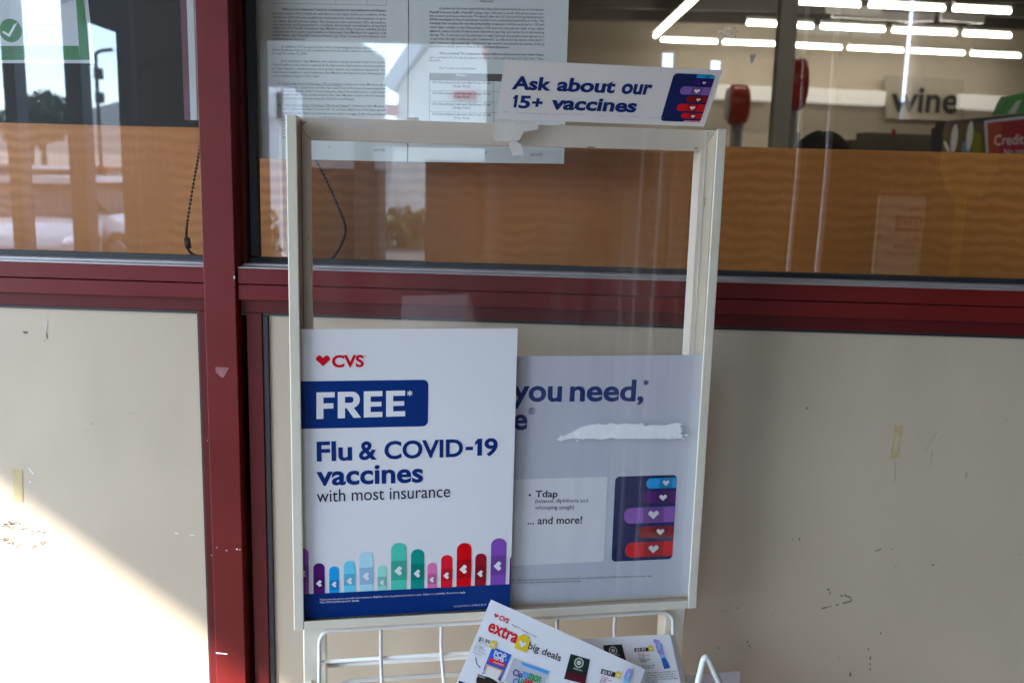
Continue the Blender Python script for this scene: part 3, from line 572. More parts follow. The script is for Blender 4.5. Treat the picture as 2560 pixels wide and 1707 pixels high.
# wine sign
fs = Frame(wallp(*zz(1085, 1090), 14.8), np.array([1.0, 0, 0]), np.array([0, 0, 1.0]))
mb = MB(); mb.prism([wallp(*zz(*q), 14.8) for q in ((1085, 1090), (1800, 1110), (1800, 735), (1085, 690))], np.array([0, .05, 0]))
sg = tag(obj('wall_sign', mb, mat('sign_board_taupe', (.37, .325, .26), .7, var=.03)), 'taupe wall sign with the dark word wine', 'sign')
mb = MB(); txt(mb, fs, 'wine', zz(1118, 1020), zz(1730, 1036), zz(1118, 800), h=.02, bold=.022); obj('lettering', mb, mat('sign_letter_black', (.012, .012, .013), .6), sg)
# post
POST = mat('grey_post', (.42, .39, .32), .5, var=.05)
a = wallp(1949, 380, 2.6); mb = MB(); w_ = 42*3.93/F_PX/2; mb.box((a[0]-w_, 2.6, .02), (a[0]+w_, 2.6+2*w_, RZ-.16)); tag(obj('store_post', mb, POST, bevel=.004), 'grey square post standing between the two round red lane lamps', 'post')
# round lane lamps
REDP = mat('red_lamp_plastic', (.55, .035, .018), .3, var=.04); WHITEP = mat('white_lamp_face', (.8, .78, .74), .25, var=.02); POLE = mat('grey_pole', (.36, .37, .40), .4, var=.05)
def lane_lamp(cpx, rpx, y, thick, label, ang):
    c0 = wallp(*cpx, y); r = rpx*(y+1.33)/F_PX
    root = thing('lane_lamp', label, 'lane lamp', (c0[0], y, .02), 'round red checkout lane lamps')
    ax = np.array([math.cos(ang), math.sin(ang), 0]); prof = [(0, .86), (.06, .97), (.14, 1.0), (.55, 1.0), (.8, .96), (.95, .86), (1, .7)]
    mb = MB(); mb.tube([c0+ax*thick*q for q, _ in prof], [r*k for _, k in prof], 32); obj('drum', mb, REDP, root)
    mb = MB(); mb.tube([c0-ax*.018, c0-ax*.004], [r*.80, r*.84], 32); obj('lamp_face', mb, WHITEP, root)
    mb = MB(); cc = c0+ax*thick*.5; mb.tube([(cc[0], cc[1], .02), (cc[0], cc[1], c0[2]-r*.96)], .035*y/4.4, 12); obj('pole', mb, POLE, root)
lane_lamp((1955, 211), 63, 4.4, .135, 'larger round red lane lamp beside the grey store post', R_(-7))
lane_lamp((1822, 262), 48, 5.6, .135, 'smaller round red lane lamp with a bright white face, above the sign stand corner', R_(-3))
# person
def person(hx, hy, top):
    root = thing('person', 'person with dark hair inside the store, only the crown of the head showing', 'person', (hx, hy, .02))
    sk = [((0, 0, .95), .15, None), ((0, 0, 1.15), .14, 0), ((0, 0, 1.36), .16, 1), ((0, 0, 1.47), .06, 2), ((0, -.01, 1.55), .075, 3), ((0, -.015, 1.64), .085, 4), ((0, -.01, 1.70), .055, 5),
          ((-.19, 0, 1.38), .06, 2), ((-.26, 0, 1.12), .045, 7), ((-.26, -.08, .88), .032, 8), ((-.25, -.1, .80), .03, 9), ((.19, 0, 1.38), .06, 2), ((.26, 0, 1.12), .045, 11), ((.26, -.08, .88), .032, 12), ((.25, -.1, .80), .03, 13),
          ((-.10, 0, .88), .10, 0), ((-.10, -.01, .48), .065, 15), ((-.10, .02, .08), .045, 16), ((-.10, -.13, .03), .035, 17), ((.10, 0, .88), .10, 0), ((.10, -.01, .48), .065, 19), ((.10, .02, .08), .045, 20), ((.10, -.13, .03), .035, 21)]
    k = (top-.02)/1.765
    me = bpy.data.meshes.new('body'); me.from_pydata([tuple(np.array(p)*k) for p, _, _ in sk], [(i, s[2]) for i, s in enumerate(sk) if s[2] is not None], [])
    o = bpy.data.objects.new('body', me); COL.objects.link(o); o.parent = root
    sm = o.modifiers.new('skin', 'SKIN'); me.skin_vertices[0].data[0].use_root = True
    for i, s in enumerate(sk): me.skin_vertices[0].data[i].radius = (s[1]*k, s[1]*k)
    o.modifiers.new('sub', 'SUBSURF').levels = 2; o.modifiers['sub'].render_levels = 2
    me.materials.append(mat('dark_uniform', (.03, .035, .06), .8, var=.1))
    hair = MB(); c0 = np.array([hx, hy, .02+1.655*k]); vs = []; n1, n2 = 22, 9
    for i in range(n2+1):
        th = .02+1.75*i/n2
        for j in range(n1):
            ph = 2*math.pi*j/n1; notch = -.006*math.exp(-((math.cos(ph)*math.sin(th))/.12)**2)
            r = np.array([.108, .115, .108])*k
            vs.append(c0+r*np.array([math.sin(th)*math.cos(ph), math.sin(th)*math.sin(ph), math.cos(th)])+np.array([0, 0, notch])+np.array([random.uniform(-1, 1)*.0012 for _ in range(3)]))
    hair.add(vs, [(i*n1+j, (i+1)*n1+j, (i+1)*n1+(j+1)%n1, i*n1+(j+1)%n1) for i in range(n2) for j in range(n1)], 0, True)
    hair.poly([vs[j] for j in range(n1)])
    obj('hair', hair, mat('black_hair', (.006, .005, .005), .85, var=.3, scale=60, stretch=(1, 1, .1)), root)
hp = wallp(2060, 324, 2.15); person(hp[0], 2.15, hp[2])
# display with the card sign
DY = 3.0
fd = Frame(wallp(*zz(1640, 1420), DY), np.array([1.0, 0, 0]), np.array([0, 0, 1.0]))
root = thing('counter_display', 'dark counter display with kitchen pictures and a red credit card sign', 'display', (fd.O[0]+.2, DY, .02))
mb = MB(); mb.prism([wallp(*zz(*q), DY) for q in ((1560, 1900), (2900, 1900), (2900, 1000), (2350, 1045), (1640, 1115), (1632, 1165), (1602, 1168))], np.array([0, .12, 0])); obj('board', mb, mat('display_black', (.07, .07, .075), .5, var=.2, scale=20), root)
mb = MB()
for (cx, cy, w, h, a) in ((1708, 1275, 60, 250, 0), (1850, 1250, 55, 260, 0), (1640, 1350, 30, 120, .5)):
    c = fd.uv(*zz(cx, cy)); s_ = (4.33/F_PX)/3.672
    polyuv(mb, fd, [(c[0]+s_*(w/2*math.cos(q)*math.cos(a)-h/2*math.sin(q)*math.sin(a)), c[1]+s_*(w/2*math.cos(q)*math.sin(a)+h/2*math.sin(q)*math.cos(a))) for q in [k*2*math.pi/20 for k in range(20)]], .002)
obj('utensil_print', mb, mat('utensil_white', (.82, .84, .86), .5), root)
mb = MB(); polyuv(mb, fd, [fd.uv(*zz(*q)) for q in ((1870, 1430), (1965, 1430), (1950, 1230), (1885, 1200))], .001); polyuv(mb, fd, [fd.uv(*zz(*q)) for q in ((1770, 1430), (1860, 1430), (1845, 1290), (1790, 1310))], .0015, 1)
obj('food_print', mb, [mat('leaf_green', (.18, .24, .02), .6), mat('tin_blue', (.10, .30, .55), .5)], root)
mb = MB(); mb.prism([fd.w(*fd.uv(*zz(*q)), .03) for q in ((1985, 1640), (2900, 1640), (2900, 1000), (1955, 1112))], fd.n*.006); obj('sign_frame', mb, mat('sign_frame_grey', (.70, .78, .88), .4), root)
mb = MB(); mb.prism([fd.w(*fd.uv(*zz(*q)), .037) for q in ((2000, 1620), (2890, 1620), (2890, 1030), (1975, 1135))], fd.n*.003); cs = obj('card_sign', mb, mat('card_sign_red', (.42, .035, .05), .4, var=.04), root)
mb = MB(); txt(mb, fd, 'Credit or debit', zz(2035, 1338), zz(2670, 1305), zz(2035, 1245), h=.042, bold=.006); txt(mb, fd, 'No cash back', zz(2125, 1425), zz(2480, 1408), zz(2125, 1372), h=.042, bold=.006)
obj('lettering', mb, mat('card_sign_pale', (.85, .80, .80), .5), cs)
mb = MB(); mb.prism([wallp(*zz(*q), DY+.03) for q in ((2130, 1055), (2500, 1030), (2520, 800), (2350, 858), (2215, 880), (2185, 930))], np.array([0, .08, 0])); sb = tag(obj('snack_bag', mb, mat('snack_green', (.10, .42, .12), .4, var=.2, scale=12)), 'green snack bag lying on top of the dark counter display', 'bag')
mb = MB(); mb.poly([wallp(*zz(*q), DY+.028) for q in ((2200, 1045), (2270, 1040), (2330, 920), (2280, 930))]); obj('bag_print', mb, STRIP, sb)
# low shelving at the back
SHELF = mat('dark_shelf', (.10, .095, .07), .7, var=.1)
for k, (xa, ya, xb, yb, hh, lb) in enumerate(((890, 1262, 1590, 1288, .05, 'dark shelf edge behind the person, below the wine sign'), (180, 1312, 290, 1320, .10, 'dark low shelf at the foot of the grey store post'), (760, 1372, 1590, 1400, .08, 'lower dark shelf just above the wood board'))):
    a, b_ = wallp(*zz(xa, ya), 9.0-k), wallp(*zz(xb, yb), 9.0-k); mb = MB(); mb.prism([a-ZZ*hh, b_-ZZ*hh, b_+ZZ*hh, a+ZZ*hh], np.array([0, .3, 0])); tag(obj('store_shelf', mb, SHELF), lb, 'shelf')
for k, (xx, yy, w, h, col, lb) in enumerate(((1152, 1218, 40, 62, (.30, .03, .02), 'small red bottle on the back shelf below the wine sign'), (1345, 1350, 55, 80, (.13, .09, .07), 'brown jar on the lower back shelf'), (1445, 1375, 40, 50, (.07, .05, .04), 'dark brown jar next to the larger brown one on the lower shelf'))):
    a = wallp(*zz(xx, yy), 8.9); s_ = 10.2/F_PX/3.672; mb = MB(); mb.tube([a-ZZ*h/2*s_, a+ZZ*h*.3*s_, a+ZZ*h*.4*s_, a+ZZ*h/2*s_], [w/2*s_, w/2*s_, w/3.2*s_, w/3.4*s_], 12); tag(obj('bottle', mb, mat('bottle_%d' % k, col, .4)), lb, 'bottle')
# thin upright strips, white and mauve, at the right end of the left window
m = MB(); a = wallp(481, 160, .15); m.box((a[0]-.0055, .15, 1.55), (a[0]+.0045, .165, 2.45)); tag(obj('white_strip', m, mat('strip_white', (.75, .76, .78), .4, emit=0)), 'thin white strip inside the left window by the mullion', 'blind guide')
m = MB(); a = wallp(466, 160, .16); m.box((a[0]-.006, .16, 1.55), (a[0]+.0055, .175, 2.45)); tag(obj('mauve_edge', m, mat('mauve_strip', (.20, .09, .11), .5)), 'narrow mauve strip beside the white one', 'blind')

# ================================================================== the sign stand
def rz_(px, py, t=0): return rackp(px, py, t)
TLs, TRs, BLs, BRs = rackp(713.5, 286.3), rackp(1817.8, 323), rackp(735.7, 1575.8), rackp(1741, 1520)
S0 = (TLs[0]+BLs[0])/2; S1 = (TRs[0]+BRs[0])/2; ZT = (TLs[1]+TRs[1])/2; ZB = (BLs[1]+BRs[1])/2
base = rk((S0+S1)/2, .03, 0)
stand = thing('sign_stand', 'ivory metal sign stand with a clear pane and wire basket', 'sign stand', base)
LIP = .0125; DEP = .052
def sb_(lo, hi, name, mt, bev=.0012, label=None):
    mb = MB(); mb.box(lo, hi, rk); return obj(name, mb, mt, stand, bev, label)
sb_((S0, 0, ZB), (S0+LIP, .003, ZT), 'front_lip', STAND); sb_((S1-LIP, 0, ZB), (S1, .003, ZT), 'front_lip', STAND); sb_((S0+LIP+.0003, .0002, ZB), (S1-LIP-.0003, .003, ZB+.0115), 'front_lip', STAND)
sb_((S0+.0002, .0032, ZB+.0002), (S0+.0022, DEP, ZT-.0006), 'side_channel', STAND); sb_((S1-.0022, .0032, ZB+.0002), (S1-.0002, DEP, ZT-.0006), 'side_channel', STAND); sb_((S0+.0025, .0032, ZB+.0002), (S1-.0025, DEP, ZB+.003), 'bottom_channel', STAND_IN)
# back frame with mitred rails (each a prism)
FB0, FB1 = .028, .053                      # front and back of the back frame
IN_L = rackp(781, 700, FB0)[0]; IN_R = rackp(1737, 620, FB0)[0]; IN_T = rackp(1250, 364, FB0)[1]; IN_B = ZB+.035
oL, oR, oT, oB = S0+.0026, S1-.0026, ZT-.001, ZB+.0036
def rail(pts, name):
    mb = MB(); mb.prism([rk(s_, FB0, z_) for s_, z_ in pts], RN*(FB1-FB0)); return obj(name, mb, STAND_IN, stand, .001)
g = .0002
rail([(oL, oT), (oL, oB), (IN_L, IN_B+g), (IN_L, IN_T-g)], 'back_frame'); rail([(oR, oB), (oR, oT), (IN_R, IN_T-g), (IN_R, IN_B+g)], 'back_frame')
rail([(oR-g*2, oT), (oL+g*2, oT), (IN_L+g, IN_T), (IN_R-g, IN_T)], 'back_frame'); rail([(oL+g*2, oB), (oR-g*2, oB), (IN_R-g, IN_B), (IN_L+g, IN_B)], 'back_frame')
for s_ in (S0+.0155, S1-.0165):            # seam line of the channel beside the back frame
    sb_((s_, FB0-.0012, ZB+.01), (s_+.0010, FB0-.0002, ZT-.004), 'seam_strip', mat('seam_dark', (.20, .17, .15), .7) if s_ < 0 else WIRE, 0)
mb = MB()
for px, py, w_, h_ in ((742, 292, 10, 3), (760, 306, 16, 3), (758, 311, 6, 4), (905, 291, 6, 2), (1405, 312, 8, 2), (1478, 368, 30, 5), (1740, 371, 14, 5), (1806, 345, 3, 30), (1762, 505, 2.5, 34), (770, 596, 3, 8), (1806, 440, 5, 16), (1040, 295, 8, 2), (884, 288, 12, 2.5)):
    c_ = rackp(px, py, FB0-.0004); n_ = 8
    mb.poly([rk(c_[0]+w_*2.6e-4*math.cos(q*.785)*random.uniform(.6, 1.2), FB0-.0004, c_[1]+h_*2.6e-4*math.sin(q*.785)*random.uniform(.6, 1.2)) for q in range(n_)])
obj('speck', mb, mat('rub_mark', (.30, .26, .21), .7, var=.2, scale=60), stand)
# clear pane
PT = .0165
mb = MB(); a = (S0+.003, S1-.003, ZB+.0035, ZT-.002)
mb.quad(rk(a[0], PT, a[2]), rk(a[1], PT, a[2]), rk(a[1], PT, a[3]), rk(a[0], PT, a[3]), 0); mb.quad(rk(a[1], PT+.003, a[2]), rk(a[0], PT+.003, a[2]), rk(a[0], PT+.003, a[3]), rk(a[1], PT+.003, a[3]), 1)
obj('clear_pane', mb, [PLEXI, PLEXI_IN], stand)
# legs and base
for (s0, s1) in ((S0+.0105, S0+.0405), (S1-.040, S1-.0105)):
    mb = MB(); mb.box((s0, .012, .03), (s1, .042, ZB-.0004), rk); obj('leg', mb, STAND, stand, .002)
    mb = MB(); mb.box((s0-.002, -.30, 0), (s1+.002, .07, .029), rk); obj('foot', mb, STAND, stand, .003)
for z_ in (.30, .62): sb_((S0+.041, .018, z_), (S1-.0405, .036, z_+.028), 'cross_bar', STAND)
mb = MB(); p = rackp(778, 1704, .012); mb.tube([rk(p[0], .013, p[1]-.001), rk(p[0], .0, p[1]-.001)], [.0042, .0036], 12); obj('bolt', mb, STAND, stand)
# wire basket: straight drop, then a sloping floor, then a front lip
def wire(path, r=.0028): mb = MB(); mb.tube(path, r, 8); return obj('basket_wire', mb, WIRE, stand)
def arc(a, b, c, n=6):
    a, b, c = map(np.array, (a, b, c)); return [(1-u)**2*a+2*u*(1-u)*b+u*u*c for u in [k/n for k in range(n+1)]]
ZW = ZB-.006
sl, sr = rackp(799, 1640, .004)[0], rackp(1684, 1560, .004)[0]
slope = math.tan(R_(36)); D1 = .028; LB = .19
def drop(s): return [rk(s, .006, ZW), rk(s, .006, ZW-D1+.006)]+arc(rk(s, .006, ZW-D1+.006), rk(s, .006, ZW-D1-.003), rk(s, -.004, ZW-D1-.011))[1:]+[rk(s, -LB, ZW-D1-(LB)*slope), rk(s, -LB-.02, ZW-D1-LB*slope+.05)]
top = arc(rk(sl, .006, ZW-.018), rk(sl, .006, ZW), rk(sl+.018, .006, ZW))+arc(rk(sr-.018, .006, ZW), rk(sr, .006, ZW), rk(sr, .006, ZW-.018))
end_l = drop(sl)[1:]; end_r = drop(sr)[1:]
wire(end_l[::-1]+top+end_r, .0026)
for px, py in ((952, 1590), (1103, 1590), (1245, 1570), (1393, 1560), (1537, 1550)): wire(drop(rackp(px, py, .006)[0]), .0024)
for k in (.0, .075, .15): wire([rk(sl, -.004-k+.0062, ZW-D1-.011-k*slope-.001), rk(sr, -.004-k+.0062, ZW-D1-.011-k*slope-.001)], .0026)
# rear grid wires seen through the basket
p = rackp(800, 1662, .03); q = rackp(1690, 1610, .03); wire([rk(p[0], .028, p[1]), rk(q[0], .028, (p[1]))], .003)
p = rackp(805, 1707, .03); wire(arc(rk(p[0], .028, p[1]-.06), rk(p[0], .028, p[1]+.003), rk(p[0]+.05, .028, p[1]+.002))+[rk(sr, .028, p[1]+.002)], .0034)
# upright end bracket at the right
D2 = -.11
def pk(px, py, t=D2): s_, z_ = rackp(px, py, t); return rk(s_, t, z_)
wire([pk(1722, 1790), pk(1745, 1707)]+arc(pk(1757, 1655), pk(1763, 1630), pk(1775, 1655))+[pk(1797, 1702), pk(1830, 1780)], .0042)
# FREE poster -----------------------------------------------------------------
fp = Frame(rk(0, .0105, ZB), RA, ZZ)
u = [fp.uv(*q) for q in ((747, 823.3), (1292.3, 820.4), (762, 1545), (1276.8, 1518.4))]
uL = (u[0][0]+u[2][0])/2; uR = (u[1][0]+u[3][0])/2; vT = (u[0][1]+u[1][1])/2; vB = (u[2][1]+u[3][1])/2
uL = min(uL, (S0+LIP-.004))
z5 = lambda X, Y: (700+X/2.063, 800+Y/2.063)
def sheet(fr, u0, u1, v0, v1, name, mt, bow=.0006, thick=.0006):
    mb = MB(); nx, nz = 14, 18; vs = []
    for j in range(nz+1):
        for i in range(nx+1): vs.append(fr.w(u0+(u1-u0)*i/nx, v0+(v1-v0)*j/nz, 0))
    mb.add(vs, [(j*(nx+1)+i, j*(nx+1)+i+1, (j+1)*(nx+1)+i+1, (j+1)*(nx+1)+i) for j in range(nz) for i in range(nx)])
    mb.prism([fr.w(u0, v0, -thick), fr.w(u1, v0, -thick), fr.w(u1, v1, -thick), fr.w(u0, v1, -thick)], -fr.n*.0002); return obj(name, mb, mt)
NAVY = pm('06307c', .85); BLUE = pm('003480', .85); WHT = mat('ink_white', (.82, .82, .83), .4, var=.01); REDI = pm('b80418', 1.35); DGREY = pm('252b3c', 1.0)
def free_poster(fr, z_, clip0, clip1, label, v0, v1, mini=False):
    o = tag(sheet(fr, clip0, clip1, v0, v1, 'poster', SHEET), label, 'poster', 'printed vaccine posters')
    mb = MB(); c = fr.uv(*z_(222, 207)); w = fr.uv(*z_(258, 207))[0]-fr.uv(*z_(185, 207))[0]
    polyuv(mb, fr, heart(c[0], c[1]+.0004, w*1.0), .0004); txt(mb, fr, 'CVS', z_(268, 241), z_(433, 239), z_(268, 180), bold=.034, h=.0004)
    if not mini: ring(mb, fr, *fr.uv(*z_(440, 187)), .0013, .0003, .0004)
    obj('logo', mb, REDI, o)
    mb = MB(); a, b_, c_ = fr.uv(*z_(100, 560)), fr.uv(*z_(762, 547)), fr.uv(*z_(100, 315))
    w = b_[0]-clip0-.0003; vb = (a[1]+b_[1])/2; h_ = c_[1]-a[1]
    polyuv(mb, fr, rrect(clip0+.0003+w/2, vb+h_/2, w, h_, .0068, (1, 0, 0, 1)), .0004); obj('banner', mb, BLUE, o)
    mb = MB()
    def bars(X0, X1, rects, y0=(509, 494), y1=(372, 362)):
        def mp_(fx, fy):
            X = X0+(X1-X0)*fx; yb = y0[0]+(y0[1]-y0[0])*(X-188)/457; yt = y1[0]+(y1[1]-y1[0])*(X-188)/457; return fr.uv(*z_(X, yb+(yt-yb)*fy))
        for r in rects: polyuv(mb, fr, [mp_(*q) for q in r], .0009)
    Ft = [[(0, 0), (.38, 0), (.38, 1), (0, 1)], [(.38, .80), (1, .80), (1, 1), (.38, 1)], [(.38, .38), (.93, .38), (.93, .58), (.38, .58)]]
    Et = [[(0, 0), (.37, 0), (.37, 1), (0, 1)], [(.37, .80), (1, .80), (1, 1), (.37, 1)], [(.37, .41), (.95, .41), (.95, .59), (.37, .59)], [(.37, 0), (1, 0), (1, .20), (.37, .20)]]
    bars(188, 282, Ft); bars(432, 528, Et); bars(547, 645, Et)
    outer = [(.31, 1)]+[(.62+.33*math.cos(R_(a_)), .69+.31*math.sin(R_(a_))) for a_ in range(90, -91, -15)]+[(.31, .38)]
    inner = [(.31, .81)]+[(.58+.10*math.cos(R_(a_)), .695+.115*math.sin(R_(a_))) for a_ in range(90, -91, -30)]+[(.31, .58)]
    bars(298, 418, [[(0, 0), (.31, 0), (.31, 1), (0, 1)], [(.36, .40), (.66, .42), (1.0, 0), (.68, 0)]])
    n_ = len(outer)
    io = [inner[min(len(inner)-1, int(round(k*(len(inner)-1)/(n_-1))))] for k in range(n_)]
    bars(298, 418, [[outer[k], outer[k+1], io[k+1], io[k]] if io[k] != io[k+1] else [outer[k], outer[k+1], io[k]] for k in range(n_-1)])
    star(mb, fr, *fr.uv(*z_(669, 376)), .0036, .0009)
    obj('lettering', mb, WHT, o, label='white word on the blue banner')
    mb = MB(); K = dict(bold=.026, h=.0004)
    bl = lambda X: 725-30*(X-190)/932
    txt(mb, fr, 'Flu', z_(190, bl(190)), z_(372, bl(372)), z_(190, bl(190)-99), **K); txt(mb, fr, '&', z_(407, bl(407)), z_(500, bl(500)), z_(407, bl(407)-93), **K)
    txt(mb, fr, 'COVID', z_(538, bl(538)), z_(943, bl(943)), z_(538, bl(538)-91), **K)
    q = [fr.uv(*z_(X, bl(X)-Y)) for X, Y in ((957, 30), (995, 30), (995, 48), (957, 48))]; polyuv(mb, fr, q, .0004)
    one(mb, fr, z_(1004, bl(1004)), z_(1040, bl(1040)), z_(1004, bl(1004)-88), .0004); txt(mb, fr, '9', z_(1053, bl(1053)), z_(1122, bl(1122)), z_(1053, bl(1053)-89), **K)
    txt(mb, fr, 'vaccines', z_(188, 850), z_(738, 832), z_(188, 755), **K)
    obj('lettering', mb, NAVY, o)
    mb = MB(); txt(mb, fr, 'with most insurance', z_(190, 938), z_(877, 911), z_(190, 874), bold=.002, h=.0004); obj('lettering', mb, DGREY, o, label='thin dark grey line of lettering')
    if mini: return o
    # bandage pictures
    ft = lambda X: 1413-56*(X-126)/1066
    B = [(118, 150, 1175, '8a4fa8', 1262, 1350, 1306), (173, 231, 1252, '4c1164', 1327, 1385, 1355), (255, 305, 1268, '0c95d4', 1340, 1392, 1360), (330, 388, 1240, '62c0e0', 1307, 1368, 1343), (410, 480, 1193, 'a3cfec', 1275, 1362, 1318), (503, 550, 1263, '8acdc0', 1322, 1370, 1350), (572, 651, 1147, '45b79f', 1240, 1340, 1290), (674, 742, 1180, '05877a', 1257, 1338, 1304), (760, 806, 1250, 'd06aa0', 1307, 1360, 1336), (829, 887, 1210, 'd1152a', 1280, 1342, 1315), (909, 984, 1148, 'c80010', 1235, 1330, 1282), (1004, 1061, 1202, '8f0f20', 1268, 1335, 1305), (1084, 1162, 1124, '7b48a5', 1215, 1315, 1265), (1182, 1195, 1207, '4c1164', 1290, 1340, 1310)]
    for k, (x0, x1, yt, col, pa, pb, hy) in enumerate(B):
        full = {0: (88, 150), 13: (1182, 1240)}.get(k, (x0, x1))
        a = fr.uv(*z_(full[0], ft((x0+x1)/2))); b_ = fr.uv(*z_(full[1], ft((x0+x1)/2))); tp = fr.uv(*z_((x0+x1)/2, yt))
        w = b_[0]-a[0]; r = w*.46; v0_ = fr.uv(*z_(x0, ft(x0)))[1]-.004; mb = MB()
        shp = rrect((a[0]+b_[0])/2, (tp[1]+v0_)/2, w, tp[1]-v0_, r, (1, 1, 0, 0))
        if k == 0: shp = [(max(clip0+.0002, q[0]), q[1]) for q in shp]
        if k == 13: shp = [(min(clip1-.0002, q[0]), q[1]) for q in shp]
        polyuv(mb, fr, shp, .0004, 0)
        c0, c1 = max(a[0], clip0+.0002), min(b_[0], clip1-.0002); va, vb_ = fr.uv(*z_(x0, pa))[1], fr.uv(*z_(x0, pb))[1]
        polyuv(mb, fr, [(c0, vb_), (c1, vb_), (c1, va), (c0, va)], .0007, 1)
        hc = fr.uv(*z_((full[0]+full[1])/2, hy))
        if k not in (13,):
            hs = heart(hc[0], hc[1], w*.62, R_(-90))
            polyuv(mb, fr, [(max(q[0], clip0+.0003), q[1]) for q in hs], .0010, 2)
        obj('bandage', mb, [pm(col, 1.25), pm('%02x%02x%02x' % tuple(int(int(col[i:i+2], 16)*.84) for i in (0, 2, 4)), 1.25), WHT], o)
    mb = MB(); a, b_ = fr.uv(*z_(126, 1413)), fr.uv(*z_(1192, 1357)); vf = (a[1]+b_[1])/2
    polyuv(mb, fr, [(clip0+.0003, v0+.0002), (clip1-.0002, v0+.0002), (clip1-.0002, vf), (clip0+.0003, vf)], .0007); obj('footer', mb, BLUE, o)
    mb = MB(); txt(mb, fr, '*Select vaccines at no cost with most insurance. Eligibility varies by patient and insurance plan. Subject to availability. Restrictions apply.', z_(205, 1443), z_(957, 1404), z_(205, 1433), bold=.004, h=.0010)
    txt(mb, fr, 'Visit CVS.com/Vaccines for details.', z_(205, 1457), z_(410, 1447), z_(205, 1447), bold=.012, h=.0010); txt(mb, fr, 'FLCX_DOOR_01_CORE_E_25_02   W', z_(897, 1477), z_(1085, 1465), z_(897, 1469), bold=.006, h=.0010)
    obj('lettering', mb, WHT, o, label='tiny white small print on the blue footer'); return o
free_poster(fp, z5, uL, uR, 'white FREE flu and COVID-19 vaccine poster standing in front of the pane', vB, vT)
# back poster behind the pane ----------------------------------------------------
fb = Frame(rk(0, .0225, ZB), RA, ZZ); z6 = lambda X, Y: (1260+X/2.3056, 860+Y/2.3056)
a, b_ = fb.uv(*z6(1160, 62)), fb.uv(*z6(1068, 1438))
bv1, bv0 = a[1], b_[1]; bu1 = (a[0]+b_[0])/2+.004; bu0 = S0+.02
bp_ = tag(sheet(fb, bu0, min(bu1, S1-.003), bv0, bv1, 'poster', SHEET_G), 'pale grey vaccine list poster behind the pane with a torn white strip', 'poster', 'printed vaccine posters')
mb = MB(); K = dict(bold=.026, h=.0004)
txt(mb, fb, 'you', z6(45, 327), z6(331, 327), z6(45, 240), **K); txt(mb, fb, 'need,', z6(377, 326), z6(803, 325), z6(377, 203), **K); star(mb, fb, *fb.uv(*z6(818, 221)), .0042, .0004)
txt(mb, fb, 'e', z6(50, 489), z6(133, 489), z6(50, 404), **K); c = fb.uv(*z6(160, 385)); ring(mb, fb, c[0], c[1], .0045, .0007, .0004); txt(mb, fb, 'R', z6(151, 398), z6(171, 397), z6(151, 372), bold=.01, h=.0004)
obj('lettering', mb, NAVY, bp_)
mb = MB(); q = [fb.uv(*z6(*p_)) for p_ in ((20, 1262), (575, 1251), (585, 763), (20, 770))]; cx, cy = (bu0+.02+q[1][0])/2, (q[1][1]+q[2][1])/2
polyuv(mb, fb, rrect(cx, cy, q[1][0]-bu0-.02, q[2][1]-q[1][1], .004), .0004); obj('text_box', mb, mat('box_white', (.86, .86, .88), .4, var=.01), bp_)
mb = MB(); K = dict(h=.0007)
c = fb.uv(*z6(148, 868)); polyuv(mb, fb, [(c[0]+.0016*math.cos(k*.52), c[1]+.0016*math.sin(k*.52)) for k in range(12)], .0007)
txt(mb, fb, 'Tdap', z6(180, 880), z6(308, 879), z6(180, 842), bold=.02, **K); txt(mb, fb, '(tetanus, diphtheria and', z6(178, 914), z6(482, 910), z6(178, 889), bold=.0, **K); txt(mb, fb, 'whooping cough)', z6(178, 951), z6(402, 948), z6(178, 927), bold=.0, **K)
txt(mb, fb, '... and more!', z6(135, 1036), z6(448, 1031), z6(135, 993), bold=.02, **K)
obj('lettering', mb, DGREY, bp_, label='dark grey lettering in the white box')
mb = MB(); txt(mb, fb, 'Speak with your pharmacist to learn more. Vaccines can be requested when a certified immunizer is on duty. Age', z6(20, 1365), z6(850, 1338), z6(20, 1353), bold=.0, h=.0004); txt(mb, fb, 'based on vaccine type and patient-specific factors and age.', z6(10, 1380), z6(447, 1367), z6(10, 1368), bold=.0, h=.0004)
obj('lettering', mb, DGREY, bp_, label='tiny dark small print')
